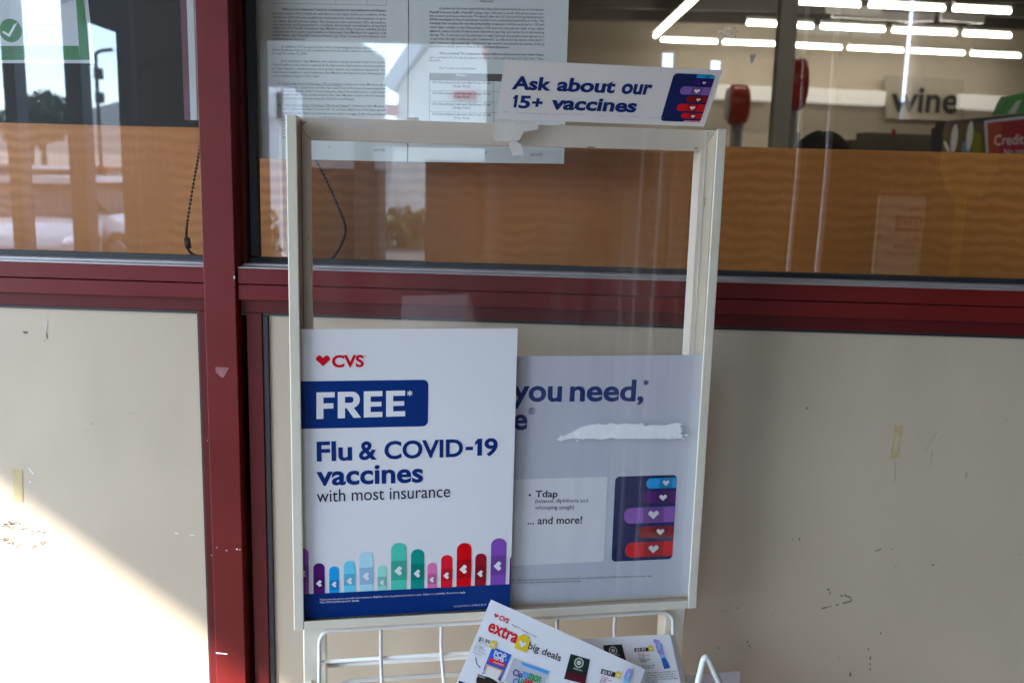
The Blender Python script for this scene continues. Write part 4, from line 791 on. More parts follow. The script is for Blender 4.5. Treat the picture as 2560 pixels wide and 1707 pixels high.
def picture(fr, zf, corners, bars, par, r=.006):
    q = [fr.uv(*zf(*p_)) for p_ in corners]; u0 = (q[0][0]+q[3][0])/2; u1 = (q[1][0]+q[2][0])/2; v0 = (q[2][1]+q[3][1])/2; v1 = (q[0][1]+q[1][1])/2
    mb = MB(); polyuv(mb, fr, rrect((u0+u1)/2, (v0+v1)/2, u1-u0, v1-v0, r), .0004); pic = obj('picture', mb, pm('0a1f5c', 1.0), par)
    for (xl, xr, yt, yb, col, hx, hy, clip) in bars:
        a = fr.uv(*zf(xl, (yt+yb)/2)); t_ = fr.uv(*zf((xl+xr)/2, yt))[1]; b2 = fr.uv(*zf((xl+xr)/2, yb))[1]; h_ = t_-b2; mb = MB()
        t_ = min(t_, v1-.0003); b2 = max(b2, v0+.0003)
        cs = (0, 1, 1, 0) if not clip else ((1, 0, 0, 0) if clip > 0 else (0, 1, 0, 1))
        polyuv(mb, fr, rrect((a[0]+u1)/2-.0002, (t_+b2)/2, u1-a[0]-.0004, t_-b2, min((t_-b2)*.49, h_*.46), cs), .0008, 0)
        hc = fr.uv(*zf(hx, hy)); pw = (t_-b2)*.85
        polyuv(mb, fr, [(hc[0]-pw*.75, b2+.0002), (min(hc[0]+pw*.75, u1-.001), b2+.0002), (min(hc[0]+pw*.75, u1-.001), t_-.0002), (hc[0]-pw*.75, t_-.0002)], .0011, 1)
        if not clip: polyuv(mb, fr, heart(hc[0], hc[1], (t_-b2)*.66), .0014, 2)
        obj('bandage', mb, [pm(col, 1.25), pm('%02x%02x%02x' % tuple(int(int(col[i:i+2], 16)*.8) for i in (0, 2, 4)), 1.25), WHT], pic)
picture(fb, z6, ((640, 762), (997, 752), (968, 1242), (620, 1247)), ((820, 995, 770, 828, '0f96d8', 932, 796, 0), (795, 990, 848, 914, '520a68', 915, 880, 0), (690, 983, 938, 1028, '8c55ac', 860, 978, 0), (775, 975, 1047, 1113, '8a0a1a', 900, 1077, 0), (698, 972, 1137, 1222, 'd01a22', 860, 1175, 0)), bp_)
mb = MB(); ol = [(298, 548), (332, 532), (375, 515), (420, 492), (440, 480), (462, 472), (500, 466), (540, 460), (590, 462), (612, 455), (650, 462), (700, 457), (742, 462), (790, 459), (815, 470), (860, 464), (930, 466), (965, 458), (1000, 452), (1030, 460), (1012, 474), (1030, 486), (1008, 492), (1034, 504), (1010, 514), (1034, 524), (1016, 530), (1032, 541), (960, 544), (890, 541), (800, 545), (700, 542), (655, 546), (620, 538), (560, 547), (500, 543), (440, 546), (400, 540), (350, 547), (326, 560)]
P_ = [fb.uv(*z6(*q)) for q in ol]; P_ = [(u_+random.uniform(-1, 1)*.0005, v_+random.uniform(-1, 1)*.0005) for u_, v_ in P_]
ftn = Frame(rk(0, PT-.0006, ZB), RA, ZZ); P_ = [ftn.uv(*z6(*q)) for q in ol]; P_ = [(u_+random.uniform(-1, 1)*.0006, v_+random.uniform(-1, 1)*.0006) for u_, v_ in P_]
mb.prism([ftn.w(u_, v_, 0) for u_, v_ in P_], ftn.n*.0006)
for k_ in range(26):                                                  # lifted fibres and curled edges of the tear
    i_ = random.randrange(len(P_)); u_, v_ = P_[i_]; c_ = np.mean(P_, 0); u2, v2 = u_+random.uniform(-.0055, .0055), v_+random.uniform(-.002, .002); sz = random.uniform(.0006, .0019); a_ = random.uniform(0, 3)
    mb.poly([ftn.w(u2+sz*math.cos(a_+q)*1.6, v2+sz*math.sin(a_+q), random.uniform(.0007, .0022)) for q in (0, 1.7, 3.4, 4.9)])
tag(obj('torn_strip', mb, TORN), 'ragged white torn paper strip stuck on the clear pane over the grey poster', 'torn paper')
# topper sign ----------------------------------------------------------------------
z3 = lambda X, Y: (1200+X/3.5636, 80+Y/3.5636)
_p = rackp(1240, 298.3, .012); _O = rk(_p[0], .012, _p[1]); _dep = (_O-CAM)@FWD            # tilted forward by about 45 degrees, turned like the stand
_c3 = lambda v: v[0]*RIGHT+v[1]*UP+v[2]*FWD
_ex, _ey = _c3((.2228, .0022, .0449)), _c3((.00925, .0464, -.0491))
ft_ = Frame(_O, _ex, _ey); tu0, tu1, tv1 = 0.0, np.linalg.norm(_ex)*_dep, np.linalg.norm(_ey)*_dep
tp = tag(sheet(ft_, tu0, tu1, .0, tv1, 'topper_sign', SHEET, thick=.001), 'small white tilted sign reading Ask about our 15+ vaccines on top of the stand', 'sign')
mb = MB(); K = dict(bold=.037, h=.0004)
txt(mb, ft_, 'Ask', z3(280, 507), z3(628, 520), z3(300, 392), **K); txt(mb, ft_, 'about', z3(680, 522), z3(1195, 541), z3(705, 405), **K); txt(mb, ft_, 'our', z3(1252, 545), z3(1520, 556), z3(1275, 458), **K)
one(mb, ft_, z3(282, 672), z3(322, 673), z3(305, 562), .0004); txt(mb, ft_, '5', z3(340, 674), z3(440, 678), z3(360, 566), **K); txt(mb, ft_, '+', z3(455, 678), z3(548, 681), z3(480, 590), **K); txt(mb, ft_, 'vaccines', z3(625, 684), z3(1385, 713), z3(650, 575), **K)
obj('lettering', mb, NAVY, tp)
picture(ft_, z3, ((1725, 368), (2093, 385), (1965, 806), (1608, 793)), ((1930, 2093, 370, 412, '0a8fc6', 2030, 390, 1), (1897, 2078, 428, 472, '35106e', 1995, 450, 0), (1780, 2055, 487, 560, '7a5aa8', 1930, 522, 0), (1835, 2025, 573, 625, '7e0612', 1942, 600, 0), (1752, 2005, 640, 705, 'c20a1a', 1890, 672, 0), (1790, 1985, 722, 770, 'c20a1a', 1895, 747, 0), (1810, 1960, 788, 812, 'd87a98', 1890, 803, -1)), tp, .005)
mb = MB()
for a in ((200, 712, 260, 714), (330, 720, 610, 732), (640, 735, 780, 733), (800, 738, 930, 735), (1040, 740, 1120, 745), (1220, 748, 1420, 757), (1500, 762, 1640, 770)):
    p_, q_ = ft_.uv(*z3(*a[:2])), ft_.uv(*z3(*a[2:])); polyuv(mb, ft_, [p_, q_, q_+np.array([0, .0004]), p_+np.array([0, .0003])], .0005)
obj('crease_mark', mb, GREYS, tp)
# torn tape on the top bar -------------------------------------------------------------
def tape(pts, t_, label, name='torn_tape'):
    mb = MB(); P = [rk(*(lambda a: (a[0], t_, a[1]))(rackp(px, py, t_))) for px, py in pts]; mb.prism(P, RN*.0006); return tag(obj(name, mb, TAPE), label, 'tape', 'torn tape left on the sign stand')
z9 = lambda X, Y: (640+X/3.672, 240+Y/3.672)
tape([z3(*q) for q in ((140, 786), (518, 797), (517, 872), (430, 882), (385, 884), (370, 930), (355, 962), (330, 972), (310, 965), (250, 975), (140, 974), (122, 955), (135, 880))], .0145, 'large torn tape flap hanging under the small tilted sign')
tape([z3(*q) for q in ((262, 985), (300, 965), (335, 985), (365, 1000), (392, 1095), (290, 1106), (270, 1050), (258, 1020))], .0142, 'small torn tape square hanging below the large tape flap')
tape([z9(*q) for q in ((1375, 200), (1495, 200), (1494, 255), (1478, 270), (1455, 266), (1440, 240), (1400, 220))], .0270, 'small rounded tape scrap on the top bar of the stand')
tape([z9(*q) for q in ((560, 186), (800, 192), (1040, 240), (1180, 262), (1060, 258), (960, 285), (880, 300), (800, 285), (720, 240), (620, 205))], .0274, 'long thin peeling tape film at the left of the top bar')
# flyers ------------------------------------------------------------------------------
zf = lambda X, Y: (1100+X/2.94, 1450+Y/2.94)
def flyer_frame(t0, px, py, tilt, rot_px=None):
    s_, z_ = rackp(px, py, t0); O = rk(s_, t0, z_); fyv = ZZ*math.sin(tilt)+RN*math.cos(tilt)
    return O, fyv
# front flyer: plane through its top corner, leaning back
O, fv = flyer_frame(-.028, *zf(375, 140), R_(64)); f0 = Frame(O, RA, fv)
d = f0.uv(*zf(1515, 655))-f0.uv(*zf(375, 140)); ang = math.atan2(d[1], d[0]); f3 = Frame(O, f0.ex*math.cos(ang)+f0.ey*math.sin(ang), -f0.ex*math.sin(ang)+f0.ey*math.cos(ang))
FW_ = np.linalg.norm(d); FH = FW_*1.12; f3_flat = f3
print('FLYER', FW_, math.degrees(ang), f3.uv(*zf(90, 756)))
BLK = mat('ink_black', (.02, .02, .022), .4); GRYI = pm('8a8a92', 1.4); YEL = pm('e6b41e', 1.3); REDF = pm('c22126', 1.35); POPB = pm('2257b5', 1.4); TOAST = pm('c89a68', 1.4); FROST = pm('e2d4cf', 1.2); ORG = pm('d07a2c', 1.4); GRNB = pm('1c2a22', 1.4); BURG = pm('4a1a22', 1.4); BRUSH = pm('2a5aa0', 1.4); LILAC = pm('9a86c8', 1.3)
GREENT = pm('1f8a3c', 1.4); CERB = pm('3a8fd0', 1.4)
def bag_print(mb, fr, fq, q, logo):
    pass
def flyer_sheet(fr, w, h, name, label, curl=.006, group='sale flyers in the wire basket'):
    mb = MB(); nx, nz = 24, 16; vs = []
    for j in range(nz+1):
        for i in range(nx+1):
            u_, v_ = w*i/nx, -h*j/nz; vs.append(fr.w(u_, v_, -curl*max(0, (i/nx-.86)/.14)**2))
    fs_ = [(j*(nx+1)+i, (j+1)*(nx+1)+i, (j+1)*(nx+1)+i+1, j*(nx+1)+i+1) for j in range(nz) for i in range(nx)]
    mb.add(vs, fs_); mb.add([np.array(p_)-fr.n*.0005 for p_ in vs], [f[::-1] for f in fs_])
    rim = [i for i in range(nx+1)]+[(j+1)*(nx+1)-1 for j in range(1, nz+1)]+[nz*(nx+1)+i for i in range(nx-1, -1, -1)]+[j*(nx+1) for j in range(nz-1, 0, -1)]
    N = len(vs); allv = vs+[np.array(p_)-fr.n*.0005 for p_ in vs]
    mb.add(allv, [(rim[k], rim[(k+1) % len(rim)], N+rim[(k+1) % len(rim)], N+rim[k]) for k in range(len(rim))])
    return tag(obj(name, mb, GLOSSP), label, 'flyer', group)
class BowFrame(Frame):
    bow = .0014
    def w(s, u, v, h=0.0):
        q = min(1, max(0, u/FW_)); d_ = s.bow*(math.sin(math.pi*q)**1.0-.5*q*q)+.0008*math.sin(math.pi*min(1, max(0, -v/FH)))
        return s.O+u*s.ex+v*s.ey+(h+d_)*s.n
def PT_(fr, q): return [fr.uv(*zf(*p_)) for p_ in q]
def tag_icon(mb, fr, c, sz, ang_, mi=0, mw_=1, h=.0008):
    cs, sn = math.cos(ang_), math.sin(ang_); sh = [(-.42, -.5), (.42, -.5), (.42, .22), (.18, .5), (-.18, .5), (-.42, .22)]
    polyuv(mb, fr, [(c[0]+sz*(x*cs-y*sn), c[1]+sz*(x*sn+y*cs)) for x, y in sh], h, mi); polyuv(mb, fr, heart(c[0]-sn*-.06*sz, c[1]-cs*.08*sz, sz*.5, ang_), h+.0004, mw_)
f3 = BowFrame(f3_flat.O, f3_flat.ex, f3_flat.ey)
fl = flyer_sheet(f3, FW_, FH, 'sale_flyer', 'top sale flyer lying askew, headed extra big deals', .003)
mb = MB(); c = f3.uv(*zf(413, 258)); polyuv(mb, f3, heart(c[0], c[1], .0062), .0005); txt(mb, f3, 'CVS', zf(428, 285), zf(496, 316), zf(444, 254), bold=.034, h=.0005); txt(mb, f3, 'extra', zf(345, 366), zf(556, 462), zf(378, 292), bold=.026, h=.0005)
obj('lettering', mb, REDF, fl, label='red heart logo and heading')
mb = MB(); txt(mb, f3, 'August 31 - September 6, 2025', zf(523, 326), zf(706, 420), zf(527, 317), bold=.012, h=.0005); txt(mb, f3, 'big deals', zf(642, 497), zf(880, 594), zf(664, 452), bold=.010, h=.0005); txt(mb, f3, '$1.99', zf(280, 440), zf(360, 470), zf(291, 412), bold=.016, h=.0005)
K = [(262, 565), (262, 590), (270, 612), (282, 628), (294, 636)]
for a_, b2 in zip(K, K[1:]):
    p_, q_ = f3.uv(*zf(*a_)), f3.uv(*zf(*b2)); dd = (q_-p_)/np.linalg.norm(q_-p_); nn = np.array([-dd[1], dd[0]])*.0004; polyuv(mb, f3, [p_-nn, q_-nn, q_+nn, p_+nn], .0005)
polyuv(mb, f3, PT_(f3, ((297, 640), (284, 640), (294, 626))), .0006)
obj('lettering', mb, BLK, fl, label='black heading, date and price')
mb = MB()
for k, (s, a_, b2) in enumerate((('WITH CARD', (268, 455), (352, 490)), ("Kellogg's", (262, 475), (322, 502)), ('pop-tarts or', (250, 488), (330, 525)), ('Rice Krispies', (244, 508), (332, 548)), ('treats 8 ct', (236, 526), (306, 560)))): txt(mb, f3, s, zf(*a_), zf(*b2), zf(a_[0]+4, a_[1]-13), bold=.0, h=.0005)
obj('lettering', mb, GRYI, fl, label='thin grey product lines')
mb = MB(); tag_icon(mb, f3, f3.uv(*zf(607, 457)), .0195, R_(2)); tag_icon(mb, f3, f3.uv(*zf(389, 470)), .0098, R_(2)); tag_icon(mb, f3, f3.uv(*zf(1308, 691)), .0085, R_(2)); obj('print', mb, [YEL, WHT], fl, label='yellow price tag symbols')
mb = MB()
polyuv(mb, f3, PT_(f3, ((383, 487), (523, 546), (420, 790), (300, 700))), .0005, 0); polyuv(mb, f3, PT_(f3, ((362, 566), (482, 610), (470, 640), (352, 596))), .0008, 1)
polyuv(mb, f3, PT_(f3, ((340, 612), (465, 660), (420, 740), (318, 690))), .0008, 2); polyuv(mb, f3, PT_(f3, ((350, 628), (448, 664), (418, 722), (330, 684))), .0011, 3)
txt(mb, f3, 'POP.', zf(390, 552), zf(486, 586), zf(402, 512), bold=.03, h=.0011, mi=4); txt(mb, f3, 'tarts', zf(388, 572), zf(462, 600), zf(396, 546), bold=.03, h=.0013, mi=4); txt(mb, f3, 'STRAWBERRY', zf(388, 602), zf(468, 630), zf(392, 592), bold=.012, h=.0011, mi=4); txt(mb, f3, '8', zf(305, 672), zf(321, 678), zf(311, 654), bold=.02, h=.0011, mi=4)
obj('product_print', mb, [POPB, REDF, TOAST, FROST, WHT], fl, label='blue toaster pastry box')
mb = MB(); polyuv(mb, f3, PT_(f3, ((278, 683), (470, 752), (430, 860), (235, 790))), .0008, 0); polyuv(mb, f3, PT_(f3, ((280, 686), (338, 706), (328, 732), (270, 712))), .0011, 1); txt(mb, f3, 'KEURIG', zf(280, 704), zf(326, 720), zf(283, 693), bold=.01, h=.0014, mi=2)
c = f3.uv(*zf(355, 762)); polyuv(mb, f3, [(c[0]+.020*math.cos(k*.35), c[1]+.011*math.sin(k*.35)) for k in range(18)], .0011, 2); polyuv(mb, f3, [(c[0]+.017*math.cos(k*.35), c[1]+.008*math.sin(k*.35)) for k in range(18)], .0013, 1)
polyuv(mb, f3, PT_(f3, ((140, 735), (205, 760), (195, 800), (128, 775))), .0005, 3); obj('product_print', mb, [ORG, mat('coffee_black', (.03, .018, .012), .4), WHT, NAVY], fl, label='orange coffee pod box')
mb = MB(); polyuv(mb, f3, PT_(f3, ((540, 567), (797, 664), (740, 850), (470, 740))), .0005, 0); polyuv(mb, f3, PT_(f3, ((590, 597), (797, 668), (790, 690), (610, 625))), .0008, 1)
for s, a_, b2, mi in (('Cin', (528, 690), (596, 715), 2), ('na', (598, 708), (642, 724), 1), ('mon', (644, 722), (732, 752), 3), ('To', (560, 738), (610, 756), 3), ('ast', (612, 752), (672, 775), 4), ('Cru', (528, 757), (600, 782), 5), ('nch', (602, 780), (690, 812), 2)): txt(mb, f3, s, zf(*a_), zf(*b2), zf(a_[0]+14, a_[1]-44), bold=.03, h=.0009, mi=mi)
obj('product_print', mb, [mat('cereal_box', (.55, .56, .62), .4), CERB, pm('5a2a80', 1.4), GREENT, REDF, pm('2a66b4', 1.4)], fl, label='pale cereal box')
def coffee(par, fr, q, c, r, ta, tb, tt):
    mb = MB(); polyuv(mb, fr, PT_(fr, q), .0005, 0); lo = [q[2], q[3], tuple(np.array(q[3])*.68+np.array(q[0])*.32), tuple(np.array(q[2])*.68+np.array(q[1])*.32)]; polyuv(mb, fr, PT_(fr, lo), .0008, 1)
    cc = fr.uv(*zf(*c)); ring(mb, fr, cc[0], cc[1], r, r*.25, .0011, 2); polyuv(mb, fr, [(cc[0]+r*.5*math.cos(k*.52), cc[1]+r*.5*math.sin(k*.52)) for k in range(12)], .0011, 2)
    txt(mb, fr, 'FRENCH', zf(*ta), zf(*tb), zf(*tt), bold=.012, h=.0011, mi=2); obj('product_print', mb, [GRNB, BURG, pm('b8bcb8', 1.2)], par, label='dark coffee bag')
coffee(fl, f3, ((958, 538), (1100, 580), (1064, 760), (908, 722)), (1018, 604), .0062, (975, 650), (1040, 668), (979, 638))
def offer(par, fr, q, ta, tb, tt, lines, brush):
    mb = MB(); polyuv(mb, fr, PT_(fr, q), .0005, 0); txt(mb, fr, '$3.97', zf(*ta), zf(*tb), zf(*tt), bold=.02, h=.0008, mi=1); obj('price_label', mb, [BLK, WHT], par)
    mb = MB()
    for s, a_, b2, mi in lines: txt(mb, fr, s, zf(*a_), zf(*b2), zf(a_[0]+3, a_[1]-11), bold=.008, h=.0005, mi=mi)
    obj('lettering', mb, [REDF, DGREY], par, label='small red and grey offer lines')
    P2 = [fr.uv(*zf(*b2)) for b2 in brush]; mb = MB(); W2 = (.0022, .0042, .0046, .0034, .0030, .0040, .0042, .0036)
    for k in range(len(P2)-1):
        dd = P2[k+1]-P2[k]; nn = np.array([-dd[1], dd[0]])/np.linalg.norm(dd); polyuv(mb, fr, [P2[k]-nn*W2[k], P2[k+1]-nn*W2[k+1], P2[k+1]+nn*W2[k+1], P2[k]+nn*W2[k]], .0006+k*.00002, 0 if k < 3 else (2 if k == 3 else 1))
    c = P2[1]; polyuv(mb, fr, rrect(c[0], c[1]-.004, .004, .008, .001), .0012, 2); obj('product_print', mb, [LILAC, BRUSH, pm('7ac0e0', 1.2)], par, label='lilac and blue toothbrush')
offer(fl, f3, ((1187, 648), (1298, 678), (1288, 712), (1178, 684)), (1190, 680), (1262, 698), (1195, 657), (('Also get', (1184, 708), (1236, 722), 0), ('savings with', (1180, 722), (1262, 743), 0), ('$1.00', (1176, 738), (1214, 748), 1), ('Digital mfr', (1172, 755), (1240, 772), 1)), ((1400, 648), (1388, 680), (1378, 705), (1368, 730), (1360, 760), (1352, 790), (1346, 815)))
# stack of flyers under it
O2, fv2 = flyer_frame(-.012, *zf(1690, 393), R_(40)); f0 = Frame(O2, RA, fv2)
d = f0.uv(*zf(1690, 393))-f0.uv(*zf(965, 435)); ang = math.atan2(d[1], d[0])
lbls = ('loose sale flyer under the askew one, its coffee bag and toothbrush showing', 'sale flyer right below the loose one in the basket stack', 'third sale flyer down at the right edge of the basket stack', 'lowest sale flyer of the basket stack, only its edge showing')
for k in range(4):
    a_ = ang-R_(.35*k); off = -f0.n*(.0016*k)+f0.ex*(.0034*k)
    fk = BowFrame(O2+off, f0.ex*math.cos(a_)+f0.ey*math.sin(a_), -f0.ex*math.sin(a_)+f0.ey*math.cos(a_)); fk.O = fk.O-fk.ex*FW_
    fk.bow = .0012-.0003*k; st_ = flyer_sheet(fk, FW_, FH, 'sale_flyer', lbls[k], .0008*k)
    if k == 0:
        f4 = fk
        coffee(st_, f4, ((1197, 480), (1335, 472), (1368, 602), (1215, 600)), (1270, 520), .0058, (1254, 560), (1318, 557), (1254, 548))
        offer(st_, f4, ((1425, 500), (1537, 492), (1545, 520), (1430, 528)), (1440, 523), (1516, 517), (1440, 503), (('Also get', (1452, 547), (1505, 544), 0), ('savings with', (1460, 560), (1540, 556), 0), ('$1.00', (1462, 577), (1500, 575), 1), ('Digital mfr', (1468, 590), (1545, 586), 1), ('coupon', (1472, 604), (1520, 600), 1), ('Buy 2 get $4', (1484, 634), (1578, 628), 1), ('ExtraBucks', (1490, 650), (1570, 645), 1), ('WITH CARD Crest 3D White 3.4 oz,', (1515, 690), (1742, 672), 1), ('Pro-Health 4.3 oz, Plus 3.4 oz', (1515, 708), (1735, 690), 1), ('paste, Oral-B Charcoal, Vivid 1 ct', (1512, 724), (1748, 706), 1), ('brush, Scope or Crest Clean Mint', (1508, 741), (1750, 723), 1), ('rinse 500mL', (1510, 758), (1600, 750), 1)), ((1570, 440), (1606, 462), (1612, 505), (1630, 548), (1638, 570), (1655, 610), (1668, 648)))
        mb = MB(); tag_icon(mb, f4, f4.uv(*zf(1548, 500)), .0085, R_(0)); obj('price_tag_print', mb, [YEL, WHT], st_)
# paper on the lower rack behind the bracket
pz = wallp(1790, 1690, -.03); mb = MB(); A = [rk(*(lambda a: (a[0], .05, a[1]))(rackp(px, py, .05))) for px, py in ((1690, 1800), (1845, 1800), (1850.5, 1677), (1700, 1688))]
mb.prism(A, RN*.0012); tag(obj('loose_paper', mb, SHEET_G), 'blank pale sheet poking up behind the white wire bracket', 'paper')

# ================================================================== outside, behind the photographer (seen mirrored in the glass)
CONC = mat('concrete_walk', (.17, .16, .15), .8, var=.12, scale=3, bump=.3, bscale=150); ASPH = mat('asphalt', (.085, .083, .082), .85, var=.2, scale=2, bump=.3, bscale=200)
m = MB(); m.box((-14, -5.2, -.6), (12, -.0005, 0)); struct('sidewalk', m, CONC)
m = MB(); m.quad((-600, -900, -.32), (600, -900, -.32), (600, 400, -.32), (-600, 400, -.32)); struct('ground', m, ASPH)
# paint lines
LINEP = mat('white_line', (.7, .7, .68), .7, var=.1)
for k in range(7):
    m = MB(); x = -16+2.8*k; m.box((x, -17.5, -.319), (x+.1, -12.2, -.315)); struct('parking_line', m, LINEP)
# canopy, its left end set to cast the edge of the sun patch
E0 = wallp(250, 1415, .0205); tt = 2.5/SUN_L[1]; cx0 = E0[0]-SUN_L[0]*tt; cz0 = E0[2]-SUN_L[2]*tt
print('CANOPY', cx0, cz0)
CANM = mat('brown_soffit', (.05, .04, .035), .8, var=.15, scale=3); SOFF = mat('bounce_soffit', (.62, .60, .56), .8, var=.08, scale=2)  # canopy underside made pale to throw light down on the flyers
m = MB(); m.box((cx0, -3.05, cz0), (12, -.001, cz0+.28)); tag(obj('walkway_canopy', m, SOFF), 'canopy roof over the walkway before the shop, made pale to bounce light', 'canopy')
BRICK = mat('dark_brick', (.075, .055, .045), .85, var=.3, scale=25, bump=.4, bscale=60)
def pillar(pa, pb, dist, depth, zt_, label, mt=None, name='pillar', group='pillars of the walkway canopy'):
    a, b_ = mirr(*pa, dist), mirr(*pb, dist); x0, x1 = sorted((a[0], b_[0])); y = a[1]
    m = MB(); m.box((x0, y-depth, -.02), (x1, y, zt_)); return tag(obj(name, m, mt or BRICK), label, 'pillar', group)
STEEL = mat('dark_steel', (.02, .02, .024), .5, var=.1)
pillar((167, 300), (208, 300), 2.7, .09, cz0, 'slim dark steel post mirrored right of the tick sheet', STEEL, 'steel_post', 'slim canopy posts')
pillar((14, 300), (44, 300), 2.7, .09, cz0, 'slim dark steel post mirrored at the left edge of the window', STEEL, 'steel_post', 'slim canopy posts')
pillar((299, 300), (334, 300), 2.7, .09, cz0, 'slim dark steel post mirrored nearest the brick pillar', STEEL, 'steel_post', 'slim canopy posts')
pillar((345, 300), (600, 300), 2.6, .42, cz0, 'broad dark brick pillar of the walkway')
a, b_ = mirr(205, 52, 2.74), mirr(300, 86, 2.74); m = MB(); m.prism([a, b_, b_+ZZ*1.6, a+ZZ*1.6], np.array([0, -.06, 0])); tag(obj('canopy_brace', m, STEEL), 'dark sloping brace panel under the canopy edge', 'brace')
a, b_ = mirr(560, 92, 2.95), mirr(1260, 104, 2.95); m = MB(); m.box((a[0], a[1]-.12, min(a[2], b_[2])), (b_[0], a[1], cz0-.002)); tag(obj('canopy_beam', m, CANM), 'dark beam under the front edge of the walkway canopy', 'beam')
for (pa, pb, lb) in (((716, 418), (946, 424), 'low brown block added to mirror dark below the notice pages'), ((1064, 400), (1212, 404), 'low brown block added to mirror dark beside the walkway opening')):  # dark blocks added so the glass mirrors dark, in the photographer's stead
    a, b_ = mirr(*pa, 2.95), mirr(*pb, 2.95); m = MB(); m.box((a[0], a[1]-.2, 0), (b_[0], a[1], a[2])); tag(obj('dark_block', m, mat('brown_block', (.10, .065, .045), .85, var=.25, scale=4, bump=.3, bscale=40)), lb, 'wall')
# brown wall added opposite the right window for shade; openings mirror bright sky
WALL2 = mat('brown_wall', (.085, .062, .05), .85, var=.15, scale=3, bump=.3, bscale=50)
Dw = 2.9
def wx(px, py=300): return mirr(px, py, Dw)[0]
def wz(py, px=1900): return mirr(px, py, Dw)[2]
yw = 2*GLASS_Y-(GLASS_Y+Dw)-.0
m = MB()
def wseg(pa, pb, *zs):
    for z0, z1 in zs: m.box((pa, yw-.2, z0), (pb, yw, z1))
xs = [wx(q) for q in (1215, 1648, 1689, 1768, 1812, 2248, 2300)]
wseg(xs[0], xs[1], (0, cz0)); wseg(xs[1]+.001, xs[2]-.001, (wz(120, 1668), cz0), (0, wz(185, 1668))); wseg(xs[2], xs[3], (.95, cz0)); wseg(xs[3]+.001, xs[4]-.001, (wz(140, 1790), cz0), (.95, wz(200, 1790)))
wseg(xs[4], .90, (.95, cz0)); wseg(.901, xs[5], (0, cz0)); wseg(xs[5]+.001, xs[6]-.001, (0, wz(300, 2275))); wseg(xs[6], 11.0, (0, cz0))
tag(obj('shade_wall', m, WALL2), 'brown wall added across the walkway for shade, narrow openings mirroring sky', 'wall')
m = MB(); m.box((5.2, yw+.01, 0), (5.4, -.2, cz0)); tag(obj('shade_end_wall', m, WALL2), 'brown wall added at the far right end of the walkway for shade', 'wall')  # unseen wall added to darken the right panel
PIPE = mat('white_pipe', (.88, .88, .89), .4, var=.03)
# a pair of thin white poles that mirror as pale streaks in the clear pane and in the window
for px, r_, lb in ((1592, .0058, 'thin white pole in front of the walkway wall'), (1640, .0078, 'thicker white pole beside the thin one')):
    d_ = ray(px, 600); n0 = RO+.0165*RN; k_ = ((n0-CAM)@RN)/(d_@RN); h_ = CAM+d_*k_; r3 = d_-2*(d_@RN)*RN; r3 = r3/np.linalg.norm(r3); a = h_+r3*(1.02 if px < 1600 else 1.12)
    m = MB(); m.tube([(a[0]-.012, a[1], 0), (a[0], a[1], 1.0), (a[0]+.008, a[1], 1.5), (a[0], a[1], 2.0)], r_, 10); tag(obj('white_pole', m, PIPE), lb, 'pole', 'white poles in the walkway')
# second FREE poster facing the window
q = [mirr(*p_, 2.3) for p_ in ((2210, 482), (2310, 492), (2296, 720), (2196, 716))]
f5 = Frame(q[3], np.array([-1.0, 0, 0]), ZZ); f5.n = np.array([0, 1.0, 0])
class MF(Frame):
    def uv(s, u_, v_): return np.array([u_, v_])
f6 = MF(q[2], np.array([-1.0, 0, 0]), ZZ); f6.n = np.array([0, 1.0, 0])
Wm = abs(q[1][0]-q[0][0]); Hm = Wm*1.95; k_ = Wm/930
zm = lambda X, Y: ((X-150)*k_, Hm*.93-(Y-100)*k_*1.5)
f6.O = np.array([q[1][0], q[1][1], q[1][2]-Hm])
free_poster(f6, zm, .0, Wm, 'narrow FREE vaccine poster facing the shop window, seen mirrored', .0, Hm, mini=True)
m = MB(); m.box((q[1][0]-Wm-.01, q[1][1]-.03, 0), (q[1][0]+.01, q[1][1]-.002, f6.O[2]+Hm)); tag(obj('poster_board', m, STAND), 'plain ivory board carrying the mirrored FREE poster', 'board')
# yellow sign
a = mirr(2430, 400, 2.5); m = MB(); m.prism([a+np.array(p_) for p_ in ((-.10, 0, .14), (.10, 0, .14), (.10, 0, -.04), (.05, 0, -.14), (-.05, 0, -.14), (-.10, 0, -.04))], np.array([0, -.05, 0])); m.box((a[0]-.02, a[1]-.06, 0), (a[0]+.02, a[1]-.052, a[2]+.1))
tag(obj('yellow_sign', m, mat('yellow_plastic', (.55, .38, .04), .4, var=.05)), 'rounded yellow plastic sign on a thin post across the walkway', 'sign')
